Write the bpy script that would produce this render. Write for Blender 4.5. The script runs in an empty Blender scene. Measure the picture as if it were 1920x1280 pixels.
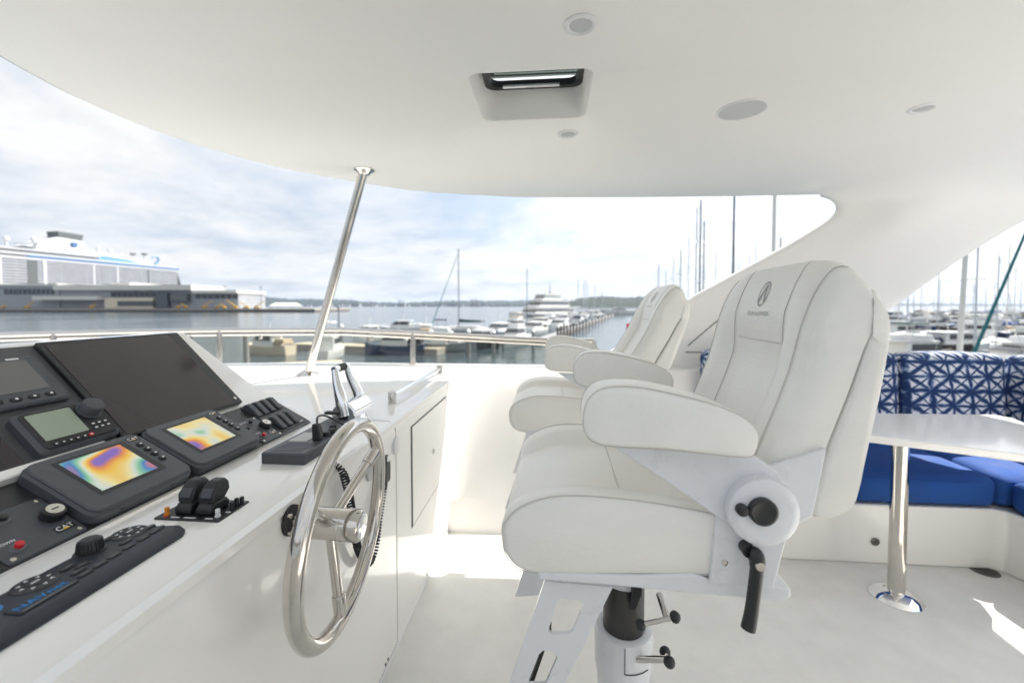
import bpy, bmesh, math, random
from mathutils import Vector, Matrix
R = math.radians
SC = bpy.context.scene
COL = SC.collection
random.seed(11)
# ------------------------------------------------------------------ camera
F = 800.0; H = 1.42; YAW = R(5); PIT = R(2); PY0 = 573 + F*math.tan(PIT)   # in pixels of the 1920 x 1280 photograph
cam = bpy.data.cameras.new('camera'); camo = bpy.data.objects.new('camera', cam); COL.objects.link(camo)
camo.location = (0, 0, H); camo.rotation_euler = (R(90)-PIT, 0, YAW)
cam.sensor_width = 36; cam.lens = F/1920*36; cam.shift_y = -(640-PY0)/1920
cam.clip_start = .05; cam.clip_end = 30000
cam.dof.use_dof = True; cam.dof.focus_distance = 1.15; cam.dof.aperture_fstop = 2.0
SC.camera = camo
SC.render.resolution_x = 1024; SC.render.resolution_y = 682
# ------------------------------------------------------------------ world, sun, exposure
SUN = Vector((.72, .575, 1.0)).normalized()
w = bpy.data.worlds.new('World'); SC.world = w; w.use_nodes = True
nt = w.node_tree; nt.nodes.clear()
def N(tree, t, ins=None, **kw):
    n = tree.nodes.new(t)
    for k, v in kw.items(): setattr(n, k, v)
    for k, v in (ins or {}).items():
        if hasattr(v, 'bl_idname') or hasattr(v, 'is_output'): tree.links.new(v, n.inputs[k])
        else: n.inputs[k].default_value = v
    return n
def M2(tree, op, a, b=None, clamp=False):
    n = tree.nodes.new('ShaderNodeMath'); n.operation = op; n.use_clamp = clamp
    for i, v in enumerate((a, b)):
        if v is None: continue
        if isinstance(v, (int, float)): n.inputs[i].default_value = v
        else: tree.links.new(v, n.inputs[i])
    return n.outputs[0]
def MIX(tree, fac, a, b, blend='MIX'):
    n = tree.nodes.new('ShaderNodeMix'); n.data_type = 'RGBA'; n.blend_type = blend
    for k, v in ((0, fac), (6, a), (7, b)):
        if isinstance(v, (int, float)): n.inputs[k].default_value = v
        elif isinstance(v, tuple): n.inputs[k].default_value = v if len(v) == 4 else (*v, 1)
        else: tree.links.new(v, n.inputs[k])
    return n.outputs[2]
def RAMP(tree, fac, stops, interp='LINEAR'):
    n = tree.nodes.new('ShaderNodeValToRGB'); n.color_ramp.interpolation = interp; e = n.color_ramp.elements
    while len(e) < len(stops): e.new(.5)
    for i, (p, c) in enumerate(stops):
        e[i].position = p; e[i].color = (c, c, c, 1) if isinstance(c, (int, float)) else (*c, 1)
    tree.links.new(fac, n.inputs[0]); return n.outputs[0]
sky = N(nt, 'ShaderNodeTexSky', sky_type='NISHITA', sun_disc=False, sun_elevation=math.asin(SUN.z), sun_rotation=math.atan2(SUN.x, SUN.y), altitude=0, air_density=1.0, dust_density=1.5, ozone_density=1.0)
tc = N(nt, 'ShaderNodeTexCoord'); sp = N(nt, 'ShaderNodeSeparateXYZ', {0: tc.outputs['Generated']})
zc = M2(nt, 'ADD', M2(nt, 'MAXIMUM', sp.outputs[2], 0.0), .16)
cv = N(nt, 'ShaderNodeCombineXYZ', {0: M2(nt, 'DIVIDE', sp.outputs[0], zc), 1: M2(nt, 'DIVIDE', sp.outputs[1], zc), 2: 3.7})
n1 = N(nt, 'ShaderNodeTexNoise', {'Vector': cv.outputs[0], 'Scale': 1.15, 'Detail': 9.0, 'Roughness': .56, 'Distortion': .35})
n2 = N(nt, 'ShaderNodeTexNoise', {'Vector': cv.outputs[0], 'Scale': 3.1, 'Detail': 6.0, 'Roughness': .6, 'Distortion': .2})
cover = RAMP(nt, n1.outputs[0], [(.34, .35), (.46, .72), (.60, 1.0)])
shade = RAMP(nt, n2.outputs[0], [(.30, (6.6, 7.0, 7.6)), (.46, (7.8, 8.0, 8.2)), (.64, (8.7, 8.75, 8.8))])
skyc = MIX(nt, cover, MIX(nt, .55, sky.outputs[0], (4.4, 5.8, 8.0)), shade)
# thin cloud scatters sunlight forward: brighter towards the sun, all round the dome
dt = N(nt, 'ShaderNodeVectorMath', {0: tc.outputs['Generated'], 1: tuple(SUN)}, operation='DOT_PRODUCT')
glow = M2(nt, 'ADD', 1.0, M2(nt, 'MULTIPLY', M2(nt, 'POWER', M2(nt, 'MAXIMUM', dt.outputs['Value'], 0.0), 3.0), 1.4))
skyc = MIX(nt, 1.0, skyc, N(nt, 'ShaderNodeCombineXYZ', {0: glow, 1: glow, 2: glow}).outputs[0], 'MULTIPLY')
bg = N(nt, 'ShaderNodeBackground', {'Color': skyc, 'Strength': .064})
N(nt, 'ShaderNodeOutputWorld', {'Surface': bg.outputs[0]})
sl = bpy.data.lights.new('sun', 'SUN'); sl.energy = 5.0; sl.angle = R(.6); sl.color = (1, .95, .88)
so = bpy.data.objects.new('sun', sl); COL.objects.link(so); so.rotation_euler = SUN.to_track_quat('Z', 'Y').to_euler(); so.location = (0, 0, 40)
SC.view_settings.view_transform = 'Standard'; SC.view_settings.look = 'None'; SC.view_settings.gamma = 1; SC.view_settings.use_curve_mapping = False
SC.view_settings.exposure = .87
# ------------------------------------------------------------------ pixel -> place helpers
def ray(px, py):
    u = (px-960)/F; v = (PY0-py)/F
    f = math.cos(PIT)+v*math.sin(PIT); z = -math.sin(PIT)+v*math.cos(PIT)
    return Vector((u*math.cos(YAW)-f*math.sin(YAW), u*math.sin(YAW)+f*math.cos(YAW), z))
def at(px, py, X=None, Y=None, Z=None):
    r = ray(px, py); t = X/r.x if X is not None else Y/r.y if Y is not None else (Z-H)/r.z
    return Vector((0, 0, H))+r*t
RT = Vector((math.cos(YAW), math.sin(YAW), 0)); FW = Vector((-math.sin(YAW), math.cos(YAW), 0))
WZ = -4.6                                                       # water level
def W(px, d, z=WZ): p = RT*((px-960)/F*d)+FW*d; return Vector((p.x, p.y, z))
def dist(y): return (H-WZ)*F/(y-573)
# ------------------------------------------------------------------ materials
MATS = {}
def mat(name, base, rough=.5, metal=0., spec=.5, coat=0., bump=None, var=None, emit=None, stretch=None, trans=None, bump2=None):
    m = bpy.data.materials.new(name); m.use_nodes = True; t = m.node_tree; b = t.nodes['Principled BSDF']
    b.inputs['Base Color'].default_value = (*base, 1); b.inputs['Roughness'].default_value = rough; b.inputs['Metallic'].default_value = metal
    b.inputs['Specular IOR Level'].default_value = spec; b.inputs['Coat Weight'].default_value = coat; b.inputs['Coat Roughness'].default_value = .06
    tcn = t.nodes.new('ShaderNodeTexCoord'); vec = tcn.outputs['Object']
    if stretch: vec = N(t, 'ShaderNodeMapping', {0: vec, 'Scale': stretch}).outputs[0]
    if var:                                                      # var = (scale, amount): wear and tone drift
        n = N(t, 'ShaderNodeTexNoise', {'Vector': vec, 'Scale': var[0], 'Detail': 5., 'Roughness': .6})
        c = RAMP(t, n.outputs[0], [(.3, tuple(x*(1-var[1]) for x in base)), (.7, tuple(min(1, x*(1+var[1]*.5)) for x in base))]); t.links.new(c, b.inputs['Base Color'])
        rr = N(t, 'ShaderNodeMapRange', {0: n.outputs[0], 3: rough*.8, 4: min(1, rough*1.25)}); t.links.new(rr.outputs[0], b.inputs['Roughness'])
    if bump:                                                     # bump = (scale, strength, distance)
        n = N(t, 'ShaderNodeTexNoise', {'Vector': vec, 'Scale': bump[0], 'Detail': 4., 'Roughness': .55})
        bp = N(t, 'ShaderNodeBump', {'Strength': bump[1], 'Distance': bump[2], 'Height': n.outputs[0]}); t.links.new(bp.outputs[0], b.inputs['Normal'])
        if bump2: n = N(t, 'ShaderNodeTexNoise', {'Vector': tcn.outputs['Object'], 'Scale': bump2[0], 'Detail': 2., 'Distortion': .6}); b2 = N(t, 'ShaderNodeBump', {'Strength': bump2[1], 'Distance': bump2[2], 'Height': n.outputs[0]}); t.links.new(b2.outputs[0], bp.inputs['Normal'])
    if emit: b.inputs['Emission Color'].default_value = (*emit[0], 1); b.inputs['Emission Strength'].default_value = emit[1]
    if trans is not None:
        tr = N(t, 'ShaderNodeBsdfTransparent', {0: (*trans, 1)}); fr = N(t, 'ShaderNodeFresnel', {0: 1.5}); gl = N(t, 'ShaderNodeBsdfGlossy', {0: (1, 1, 1, 1), 1: .01})
        mx = N(t, 'ShaderNodeMixShader', {0: fr.outputs[0], 1: tr.outputs[0], 2: gl.outputs[0]}); t.links.new(mx.outputs[0], t.nodes['Material Output'].inputs[0])
    MATS[name] = m; return m
mat('gelcoat', (.89, .875, .838), .30, coat=1.0, var=(2.2, .02))
mat('ceiling', (.90, .885, .85), .42, coat=.12, var=(1.1, .012))
mat('deck', (.80, .79, .755), .50, bump=(300, .35, .0012), var=(6, .07))
mat('vinyl', (.885, .87, .815), .34, bump=(85, .35, .0022), var=(9, .035), stretch=(.5, .3, 1.5), bump2=(13, .18, .010))
mat('vinyl_arm', (.885, .87, .815), .34, bump=(60, .45, .0026), var=(9, .035), stretch=(1.1, .6, .8), bump2=(17, .20, .010))
mat('thread', (.60, .58, .54), .8); mat('emblem', (.42, .42, .42), .7)
mat('paint', (.77, .785, .815), .28, coat=.3, bump=(5, .03, .005), var=(14, .03))
mat('steel', (.62, .59, .55), .09, metal=1, bump=(9, .03, .002), var=(25, .06)); mat('chrome', (.86, .87, .89), .045, metal=1)
mat('tube', (.07, .068, .068), .35, metal=.6); mat('black', (.016, .017, .019), .42, bump=(600, .1, .0004)); mat('rubber', (.02, .02, .022), .6)
mat('bezel', (.070, .078, .090), .42, bump=(900, .12, .0004), var=(30, .1)); mat('bezel_edge', (.12, .13, .145), .4)
mat('panel', (.020, .021, .024), .35, bump=(500, .08, .0004)); mat('panel_grey', (.085, .089, .093), .5, var=(8, .1))
mat('keyboard', (.030, .038, .050), .48, bump=(700, .15, .0005), var=(20, .12)); mat('key', (.012, .014, .018), .4)
mat('monitor_glass', (.026, .021, .026), .10, spec=.6); mat('lcd_grey', (.16, .16, .155), .22); mat('lcd_green', (.34, .40, .31), .2)
mat('white', (.80, .80, .80), .4); mat('red', (.62, .02, .03), .35); mat('yellow', (.80, .52, .03), .4); mat('orange', (.75, .26, .03), .4); mat('blue_print', (.03, .22, .55), .4); mat('silver', (.62, .60, .55), .25, metal=1)
mat('blue_fabric', (.009, .072, .30), .85, bump=(500, .25, .0006), var=(7, .16)); mat('table', (.88, .875, .86), .16, coat=.3)
mat('lens', (.50, .51, .51), .35); mat('speaker_mesh', (.55, .56, .55), .7, bump=(1500, .3, .0006)); mat('hatch_wall', (.58, .57, .53), .4); mat('dark_gap', (.07, .07, .07), .8)
mat('drain', (.14, .13, .12), .4, metal=.7)
mat('glass', (1, 1, 1), trans=(.70, .71, .66)); mat('hatch_glass', (1, 1, 1), trans=(.42, .45, .42))
# outside
mat('hull_white', (.75, .75, .73), .3, var=(.8, .06)); mat('hull_blue', (.02, .05, .12), .25); mat('hull_grey', (.28, .30, .32), .35); mat('hull_dark', (.03, .035, .04), .3); mat('hull_cream', (.62, .55, .42), .4)
mat('window', (.02, .025, .03), .12); mat('mast', (.52, .54, .56), .45); mat('mast_dark', (.10, .12, .14), .4); mat('mast_white', (.76, .74, .68), .4)
mat('canvas_navy', (.015, .025, .07), .8); mat('canvas_green', (.015, .05, .05), .8); mat('canvas_teal', (.02, .16, .17), .8); mat('canvas_tan', (.45, .36, .24), .8); mat('canvas_black', (.02, .02, .022), .8); mat('canvas_blue', (.03, .10, .38), .8)
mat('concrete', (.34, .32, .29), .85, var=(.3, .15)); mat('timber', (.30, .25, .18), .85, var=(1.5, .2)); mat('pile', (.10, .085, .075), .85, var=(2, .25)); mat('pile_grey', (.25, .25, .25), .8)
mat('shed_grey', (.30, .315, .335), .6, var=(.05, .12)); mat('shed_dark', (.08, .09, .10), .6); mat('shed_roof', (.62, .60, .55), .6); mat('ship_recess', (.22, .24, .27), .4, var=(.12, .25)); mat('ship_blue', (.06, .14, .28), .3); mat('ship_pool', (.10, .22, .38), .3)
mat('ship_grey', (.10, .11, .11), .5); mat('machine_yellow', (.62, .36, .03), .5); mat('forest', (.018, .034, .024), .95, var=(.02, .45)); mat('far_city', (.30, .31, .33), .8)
mat('ship_white_shaded', (.52, .53, .55), .4); mat('rust', (.22, .09, .06), .8); mat('marker_red', (.70, .02, .05), .45)  # ship's white is darkened: the shade on its side is put into the colour
def water_mat():
    m = bpy.data.materials.new('water'); m.use_nodes = True; t = m.node_tree; b = t.nodes['Principled BSDF']
    b.inputs['Base Color'].default_value = (.045, .070, .085, 1); b.inputs['Roughness'].default_value = .12; b.inputs['IOR'].default_value = 1.33
    tcn = t.nodes.new('ShaderNodeTexCoord'); mp = N(t, 'ShaderNodeMapping', {0: tcn.outputs['Object'], 'Scale': (1, .45, 1)})
    a = N(t, 'ShaderNodeTexNoise', {'Vector': mp.outputs[0], 'Scale': .9, 'Detail': 6., 'Roughness': .62}); c = N(t, 'ShaderNodeTexNoise', {'Vector': mp.outputs[0], 'Scale': .018, 'Detail': 4.})
    s = N(t, 'ShaderNodeMapRange', {0: c.outputs[0], 1: .35, 2: .65, 3: .10, 4: .42})
    bp = N(t, 'ShaderNodeBump', {'Strength': s.outputs[0], 'Distance': .35, 'Height': a.outputs[0]}); t.links.new(bp.outputs[0], b.inputs['Normal'])
    MATS['water'] = m
water_mat()
def shibori_mat():
    m = bpy.data.materials.new('shibori'); m.use_nodes = True; t = m.node_tree; b = t.nodes['Principled BSDF']; b.inputs['Roughness'].default_value = .85
    tcn = t.nodes.new('ShaderNodeTexCoord'); nz = N(t, 'ShaderNodeTexNoise', {'Vector': tcn.outputs['Object'], 'Scale': 16., 'Detail': 3.}); s = N(t, 'ShaderNodeSeparateXYZ', {0: tcn.outputs['Object']})
    jit = M2(t, 'MULTIPLY', M2(t, 'SUBTRACT', nz.outputs[0], .5), .16)
    def fold(v, size): return M2(t, 'ABSOLUTE', M2(t, 'SUBTRACT', M2(t, 'FRACT', M2(t, 'ADD', M2(t, 'DIVIDE', v, size), jit)), .5))
    u = fold(M2(t, 'ADD', s.outputs[0], s.outputs[1]), .235); v = fold(M2(t, 'ADD', s.outputs[2], .03), .190)
    def line(d, wd): return M2(t, 'SUBTRACT', 1.0, M2(t, 'DIVIDE', M2(t, 'ABSOLUTE', d), wd), True)
    L = [line(M2(t, 'SUBTRACT', u, v), .125), line(v, .07), line(u, .065), line(M2(t, 'SUBTRACT', v, .5), .11), line(M2(t, 'SUBTRACT', u, .5), .08), line(M2(t, 'SUBTRACT', M2(t, 'ADD', u, v), .5), .05)]
    blot = M2(t, 'SUBTRACT', 1.0, M2(t, 'MULTIPLY', M2(t, 'SQRT', M2(t, 'ADD', M2(t, 'MULTIPLY', u, u), M2(t, 'MULTIPLY', v, v))), 5.0), True)
    k = blot
    for l in L: k = M2(t, 'MAXIMUM', k, l)
    n3 = N(t, 'ShaderNodeTexNoise', {'Vector': tcn.outputs['Object'], 'Scale': 26., 'Detail': 4.}); k = M2(t, 'MULTIPLY', k, N(t, 'ShaderNodeMapRange', {0: n3.outputs[0], 1: .25, 2: .6, 3: .55, 4: 1.5}).outputs[0], True)
    c = RAMP(t, k, [(.10, (.74, .75, .79)), (.42, (.17, .26, .44)), (.78, (.010, .034, .125))]); t.links.new(c, b.inputs['Base Color']); MATS['shibori'] = m
shibori_mat()
def screen_mat():
    m = bpy.data.materials.new('screen'); m.use_nodes = True; t = m.node_tree; b = t.nodes['Principled BSDF']; b.inputs['Roughness'].default_value = .18
    tcn = t.nodes.new('ShaderNodeTexCoord'); oi = t.nodes.new('ShaderNodeObjectInfo'); n = N(t, 'ShaderNodeTexNoise', {'Vector': tcn.outputs['Object'], 'Scale': 10., 'Detail': .6, 'Distortion': .35, 'W': M2(t, 'MULTIPLY', oi.outputs['Random'], 9.0)}, noise_dimensions='4D')
    k = N(t, 'ShaderNodeMapRange', {0: n.outputs[0], 1: .30, 2: .70})
    c = RAMP(t, k.outputs[0], [(.02, (.20, .12, .45)), (.16, (.70, .22, .06)), (.32, (.80, .48, .06)), (.46, (.78, .66, .30)), (.58, (.62, .66, .60)), (.72, (.22, .52, .30)), (.86, (.05, .20, .48)), (.97, (.55, .16, .20))])
    t.links.new(c, b.inputs['Base Color']); t.links.new(c, b.inputs['Emission Color']); b.inputs['Emission Strength'].default_value = .18; MATS['screen'] = m
screen_mat()
# ------------------------------------------------------------------ mesh helpers
ORG = {}
class MB:
    def __init__(s, M=None): s.v = []; s.f = []; s.M = M
    def add(s, vs, fs):
        o = len(s.v); s.v += [(s.M @ Vector(p)) if s.M else Vector(p) for p in vs]; s.f += [tuple(i+o for i in f) for f in fs]; return s
    def box(s, x0, x1, y0, y1, z0, z1):
        return s.add([(x, y, z) for z in (z0, z1) for y in (y0, y1) for x in (x0, x1)], [(0, 2, 3, 1), (4, 5, 7, 6), (0, 1, 5, 4), (2, 6, 7, 3), (0, 4, 6, 2), (1, 3, 7, 5)])
    def loft(s, rings, cap=True, closed=True, loop=False):
        n = len(rings[0]); vs = [p for r in rings for p in r]; fs = []
        K = len(rings)
        for i in range(K if loop else K-1):
            j = (i+1) % K
            for k in range(n if closed else n-1):
                l = (k+1) % n; fs.append((i*n+k, i*n+l, j*n+l, j*n+k))
        if cap and not loop: fs += [tuple(range(n-1, -1, -1)), tuple((K-1)*n+k for k in range(n))]
        return s.add(vs, fs)
    def cyl(s, p0, p1, r0, r1=None, n=20):
        r1 = r0 if r1 is None else r1; p0 = Vector(p0); p1 = Vector(p1); d = (p1-p0).normalized(); a = d.orthogonal().normalized(); b = d.cross(a)
        ring = lambda p, r: [p+(a*math.cos(2*math.pi*k/n)+b*math.sin(2*math.pi*k/n))*r for k in range(n)]
        return s.loft([ring(p0, r0), ring(p1, r1)])
    def rev(s, p0, axis, prof, n=28):                                # prof: (distance along axis, radius)
        p0 = Vector(p0); d = Vector(axis).normalized(); a = d.orthogonal().normalized(); b = d.cross(a)
        return s.loft([[p0+d*h+(a*math.cos(2*math.pi*k/n)+b*math.sin(2*math.pi*k/n))*max(r, 1e-4) for k in range(n)] for h, r in prof])
    def tube(s, path, r, n=10, loop=False, cap=True):
        P = [Vector(p) for p in path]; K = len(P); rings = []; a = None
        for i in range(K):
            t = (P[(i+1) % K]-P[i-1]) if loop or 0 < i < K-1 else (P[1]-P[0] if i == 0 else P[-1]-P[-2])
            t.normalize(); a = t.orthogonal().normalized() if a is None else (a-t*a.dot(t)).normalized(); b = t.cross(a); rr = r[i] if isinstance(r, (list, tuple)) else r
            rings.append([P[i]+(a*math.cos(2*math.pi*k/n)+b*math.sin(2*math.pi*k/n))*rr for k in range(n)])
        return s.loft(rings, cap=cap, loop=loop)
    def prism(s, pts, d):                                            # closed polygon of 3D points pushed along d
        d = Vector(d); a = [Vector(p) for p in pts]; return s.loft([a, [p+d for p in a]])
    def plate(s, pts, holes, d):                                     # plate with holes
        bm = bmesh.new(); es = []
        for loop in [pts]+holes:
            vs = [bm.verts.new(Vector(p)) for p in loop]
            es += [bm.edges.new((vs[i], vs[(i+1) % len(vs)])) for i in range(len(vs))]
        bmesh.ops.triangle_fill(bm, use_beauty=True, use_dissolve=False, edges=es); bm.verts.index_update(); bm.verts.ensure_lookup_table()
        vs = [v.co.copy() for v in bm.verts]; fs = [tuple(v.index for v in f.verts) for f in bm.faces]; bm.free(); d = Vector(d); n = len(vs)
        s.add(vs+[v+d for v in vs], fs+[tuple(i+n for i in reversed(f)) for f in fs]); o = 0
        for loop in [pts]+holes:
            m = len(loop); s.add([Vector(p) for p in loop]+[Vector(p)+d for p in loop], [(k, (k+1) % m, (k+1) % m+m, k+m) for k in range(m)])
        return s
    def rslab(s, x0, x1, y0, y1, z0, z1, r, ch=.003, seg=5, taper=0.):   # slab with rounded corners and chamfered top, in local x, y, z
        def ring(i, z):
            q = []; rr = max(r-i, .0005)
            for cx, cy, a0 in ((x1-r, y1-r, 0), (x0+r, y1-r, 90), (x0+r, y0+r, 180), (x1-r, y0+r, 270)):
                for k in range(seg+1): a = R(a0+90*k/seg); q.append((cx+rr*math.cos(a), cy+rr*math.sin(a), z))
            return q
        return s.loft([ring(-taper, z0), ring(0, z1-ch), ring(ch, z1)])
    def build(s, name, m, parent=None, bevel=0, sub=0, angle=38, flat=False):
        me = bpy.data.meshes.new(name); o0 = ORG.get(parent.name, Vector()) if parent else Vector()
        me.from_pydata([tuple(p-o0) for p in s.v], [], s.f); bm = bmesh.new(); bm.from_mesh(me); bmesh.ops.remove_doubles(bm, verts=bm.verts, dist=1e-5); bmesh.ops.recalc_face_normals(bm, faces=bm.faces); bm.to_mesh(me); bm.free()
        if not flat: me.polygons.foreach_set('use_smooth', [True]*len(me.polygons)); me.set_sharp_from_angle(angle=R(180 if sub else angle))
        me.materials.append(MATS[m]); o = bpy.data.objects.new(name, me); COL.objects.link(o)
        if parent: o.parent = parent; ORG[o.name] = o0
        if bevel: b = o.modifiers.new('bevel', 'BEVEL'); b.width = bevel; b.segments = 3; b.limit_method = 'ANGLE'; b.angle_limit = R(40)
        if sub: b = o.modifiers.new('sub', 'SUBSURF'); b.levels = sub; b.render_levels = sub
        return o
def empty(name, loc, rz=0, local=False):
    o = bpy.data.objects.new(name, None); COL.objects.link(o); o.location = loc; o.rotation_euler.z = rz; o.empty_display_size = .1
    ORG[o.name] = Vector() if local else Vector(loc); return o
def tag(o, label, cat, group=None):
    o['label'] = label; o['category'] = cat
    if group: o['group'] = group
    return o
def struct(o): o['kind'] = 'structure'; return o
def thing(name, loc, label, cat, group=None, rz=0, local=False): return tag(empty(name, loc, rz, local), label, cat, group)
def copy_tree(o, parent=None):
    c = o.copy(); COL.objects.link(c); c.parent = parent; ORG[c.name] = ORG.get(o.name, Vector())
    for ch in list(o.children): copy_tree(ch, c)
    return c
def text(name, s, size, M, m, parent, ext=.0004, align='CENTER'):
    cu = bpy.data.curves.new(name, 'FONT'); cu.body = s; cu.size = size; cu.align_x = align; cu.align_y = 'CENTER'; cu.extrude = ext; cu.resolution_u = 3
    t = bpy.data.objects.new(name, cu); me = bpy.data.meshes.new_from_object(t); bpy.data.objects.remove(t); bpy.data.curves.remove(cu)
    o0 = ORG.get(parent.name, Vector()); me.transform(Matrix.Translation(-o0) @ M); me.materials.clear(); me.materials.append(MATS[m]); o = bpy.data.objects.new(name, me); COL.objects.link(o); o.parent = parent; ORG[o.name] = o0
    return o
def frame(O, a, u, n): return Matrix(((a[0], u[0], n[0], O[0]), (a[1], u[1], n[1], O[1]), (a[2], u[2], n[2], O[2]), (0, 0, 0, 1)))
def bez(pts, n=8):                                                   # Catmull-Rom through points
    P = [Vector(p) for p in pts]; P = [P[0]*2-P[1]]+P+[P[-1]*2-P[-2]]; out = []
    for i in range(1, len(P)-2):
        for k in range(n):
            t = k/n; a, b, c, d = P[i-1:i+3]; out.append(.5*((2*b)+(c-a)*t+(2*a-5*b+4*c-d)*t*t+(3*b-a-3*c+d)*t**3))
    return out+[P[-2]]
ORD = ['first', 'second', 'third', 'fourth', 'fifth', 'sixth', 'seventh', 'eighth', 'ninth', 'tenth', 'eleventh', 'twelfth', 'thirteenth', 'fourteenth', 'fifteenth', 'sixteenth', 'seventeenth', 'eighteenth', 'nineteenth', 'twentieth', 'twenty-first', 'twenty-second', 'twenty-third', 'twenty-fourth', 'twenty-fifth', 'twenty-sixth']
YC = 1.71                                                            # centreline of the boat
mir = lambda p: (p[0], 2*YC-p[1], *p[2:])
# ================================================================== SETTING: water, hills
b = MB(); b.add([(-9000, -9000, WZ), (9000, -9000, WZ), (9000, 16000, WZ), (-9000, 16000, WZ)], [(0, 1, 2, 3)]); struct(b.build('water', 'water', flat=True))
def ridge(name, pts, d, seed, depth=600, m='forest'):
    rnd = random.Random(seed); rows = [[], [], []]
    for i in range(len(pts)-1):
        (x0, y0), (x1, y1) = pts[i], pts[i+1]; K = max(2, int(abs(x1-x0)/3))
        for k in range(K):
            t = k/K; px = x0+(x1-x0)*t; h = ((573-(y0+(y1-y0)*t))/F*d+H-WZ)*(1+rnd.uniform(-.05, .05))+rnd.uniform(-.0012, .0018)*d
            rows[0].append(W(px, d, WZ-1)); rows[1].append(W(px, d+depth*.4, WZ+max(h, 2))); rows[2].append(W(px, d+depth*1.4, WZ-1))
    return struct(MB().loft(rows, cap=False, closed=False).build(name, m, angle=80))
ridge('hills', [(-700, 552), (100, 556), (380, 553), (430, 552), (480, 556), (560, 560), (640, 561), (700, 566), (760, 567), (850, 563), (960, 563), (1060, 561), (1300, 566), (2000, 570), (3200, 569)], 5200, 1, 900)
ridge('headland', [(1000, 574), (1050, 569), (1090, 558), (1130, 554), (1170, 556), (1210, 555), (1260, 560), (1330, 566), (1430, 571), (1500, 574)], 1700, 2, 300)
# ================================================================== THE BOAT: deck, coaming, hardtop
ZC = 2.26; ZT = .942
b = MB(); b.box(-.70, 4.6, -.3, 3.45, -.10, 0); struct(b.build('deck', 'deck'))
# coaming: cap at z = .942, inner wall, outer wall
plan = [(4.4, 3.45), (2, 3.45), (1.0, 3.45), (0, 3.45), (-1.0, 3.45), (-1.7, 3.44), (-2.3, 3.38), (-2.9, 3.22), (-3.5, 2.88), (-3.95, 2.4), (-4.15, 1.95), (-4.2, 1.71)]
outer = [Vector((*p, 0)) for p in bez([(x, y, 0) for x, y in plan], 6)] if 0 else bez([(x, y, 0) for x, y in plan], 6)
mp_ = lambda p: Vector((p.x, YC-(p.y-YC)*1.17, p.z))
outer_all = outer+[mp_(p) for p in reversed(outer[:-1])]
top_in = bez([(4.4, 3.27, 0), (2.5, 3.27, 0), (1.1, 3.25, 0), (.5, 3.225, 0), (.05, 3.18, 0), (-.3, 3.12, 0), (-.48, 3.03, 0), (-.58, 2.88, 0), (-.625, 2.68, 0), (-.63, 2.6, 0)], 6)
co = thing('flybridge_coaming', (0, 3.3, 0), 'glossy white moulded bulwark curving round the deck under the glass windscreen', 'bulwark')
inner_all = top_in+[Vector((-.63, 1.75, 0))]+[Vector((-.63, -.17, 0)), Vector((4.4, -.17, 0))]
cap_poly = [Vector((p.x, p.y, ZT)) for p in outer_all]+[Vector((p.x, p.y, ZT)) for p in reversed(inner_all)]
MB().plate(cap_poly, [], (0, 0, -.02)).build('cap', 'gelcoat', co)
def inner_wall(sg, name):
    rows = []
    for k, f in enumerate((0, .05, .15, .35, .6, .8, .93, 1.0)):         # 0 top, 1 base
        row = []
        for p in top_in:
            yb = 2.60 if p.x < .5 else 2.60+.45*min(1, (p.x-.5)/.6); yb = min(yb, p.y) if p.y < 2.6 else yb
            z = ZT*(1-f); g = f**.8; y = p.y+(yb-p.y)*g; row.append((p.x, y if sg > 0 else 2*YC-y, z))
        rows.append(row)
    MB().loft(rows, cap=False, closed=False).build(name, 'gelcoat', co, angle=60)
inner_wall(1, 'inner_wall')
b = MB(); b.box(-.62, 4.4, -.19, -.171, 0, ZT-.021); b.build('inner_wall', 'gelcoat', co)
MB().loft([[(p.x, p.y, ZT-.001) for p in outer_all], [(p.x*1.01, YC+(p.y-YC)*1.012, .80) for p in outer_all], [(p.x*1.0, YC+(p.y-YC)*1.0, -.6) for p in outer_all]], cap=False, closed=False).build('outer_wall', 'gelcoat', co)
# hardtop with a hatch hole, and the raked legs
half = bez([(-1.94, 1.71, 0), (-1.925, 1.90, 0), (-1.834, 2.21, 0), (-1.59, 2.61, 0), (-1.054, 3.08, 0), (-.55, 3.28, 0), (-.127, 3.385, 0), (.6, 3.45, 0), (1.5, 3.49, 0), (2.6, 3.50, 0), (3.55, 3.48, 0)], 7)
aft = bez([(3.55, 3.48, 0), (3.22, 3.2, 0), (3.08, 2.7, 0), (3.0, 2.1, 0), (2.97, 1.71, 0)], 5)
side = half+aft[1:]; outl = side+[Vector(mir(p)) for p in reversed(side[1:-1])]
cen = Vector((.6, YC, 0))
def inset(d, z):
    out = []; K = len(outl)
    for i, p in enumerate(outl):
        t = outl[(i+1) % K]-outl[i-1]; n = Vector((t.y, -t.x, 0)).normalized()
        if n.dot(p-cen) > 0: n = -n
        out.append(Vector((p.x, p.y, z))+n*d)
    return out
hx0, hx1, hy0, hy1 = -.305, .16, 1.56, 1.965
def rrect(x0, x1, y0, y1, r, z, seg=6):
    q = []
    for cx, cy, a0 in ((x1-r, y1-r, 0), (x0+r, y1-r, 90), (x0+r, y0+r, 180), (x1-r, y0+r, 270)):
        for k in range(seg+1): a = R(a0+90*k/seg); q.append(Vector((cx+r*math.cos(a), cy+r*math.sin(a), z)))
    return q
ht = thing('hardtop_roof', (.6, YC, ZC), 'glossy white moulded hardtop overhead, sweeping down into raked side arches', 'roof')
hole = rrect(hx0, hx1, hy0, hy1, .045, ZC)
b = MB()
bm = bmesh.new(); es = []
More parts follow.
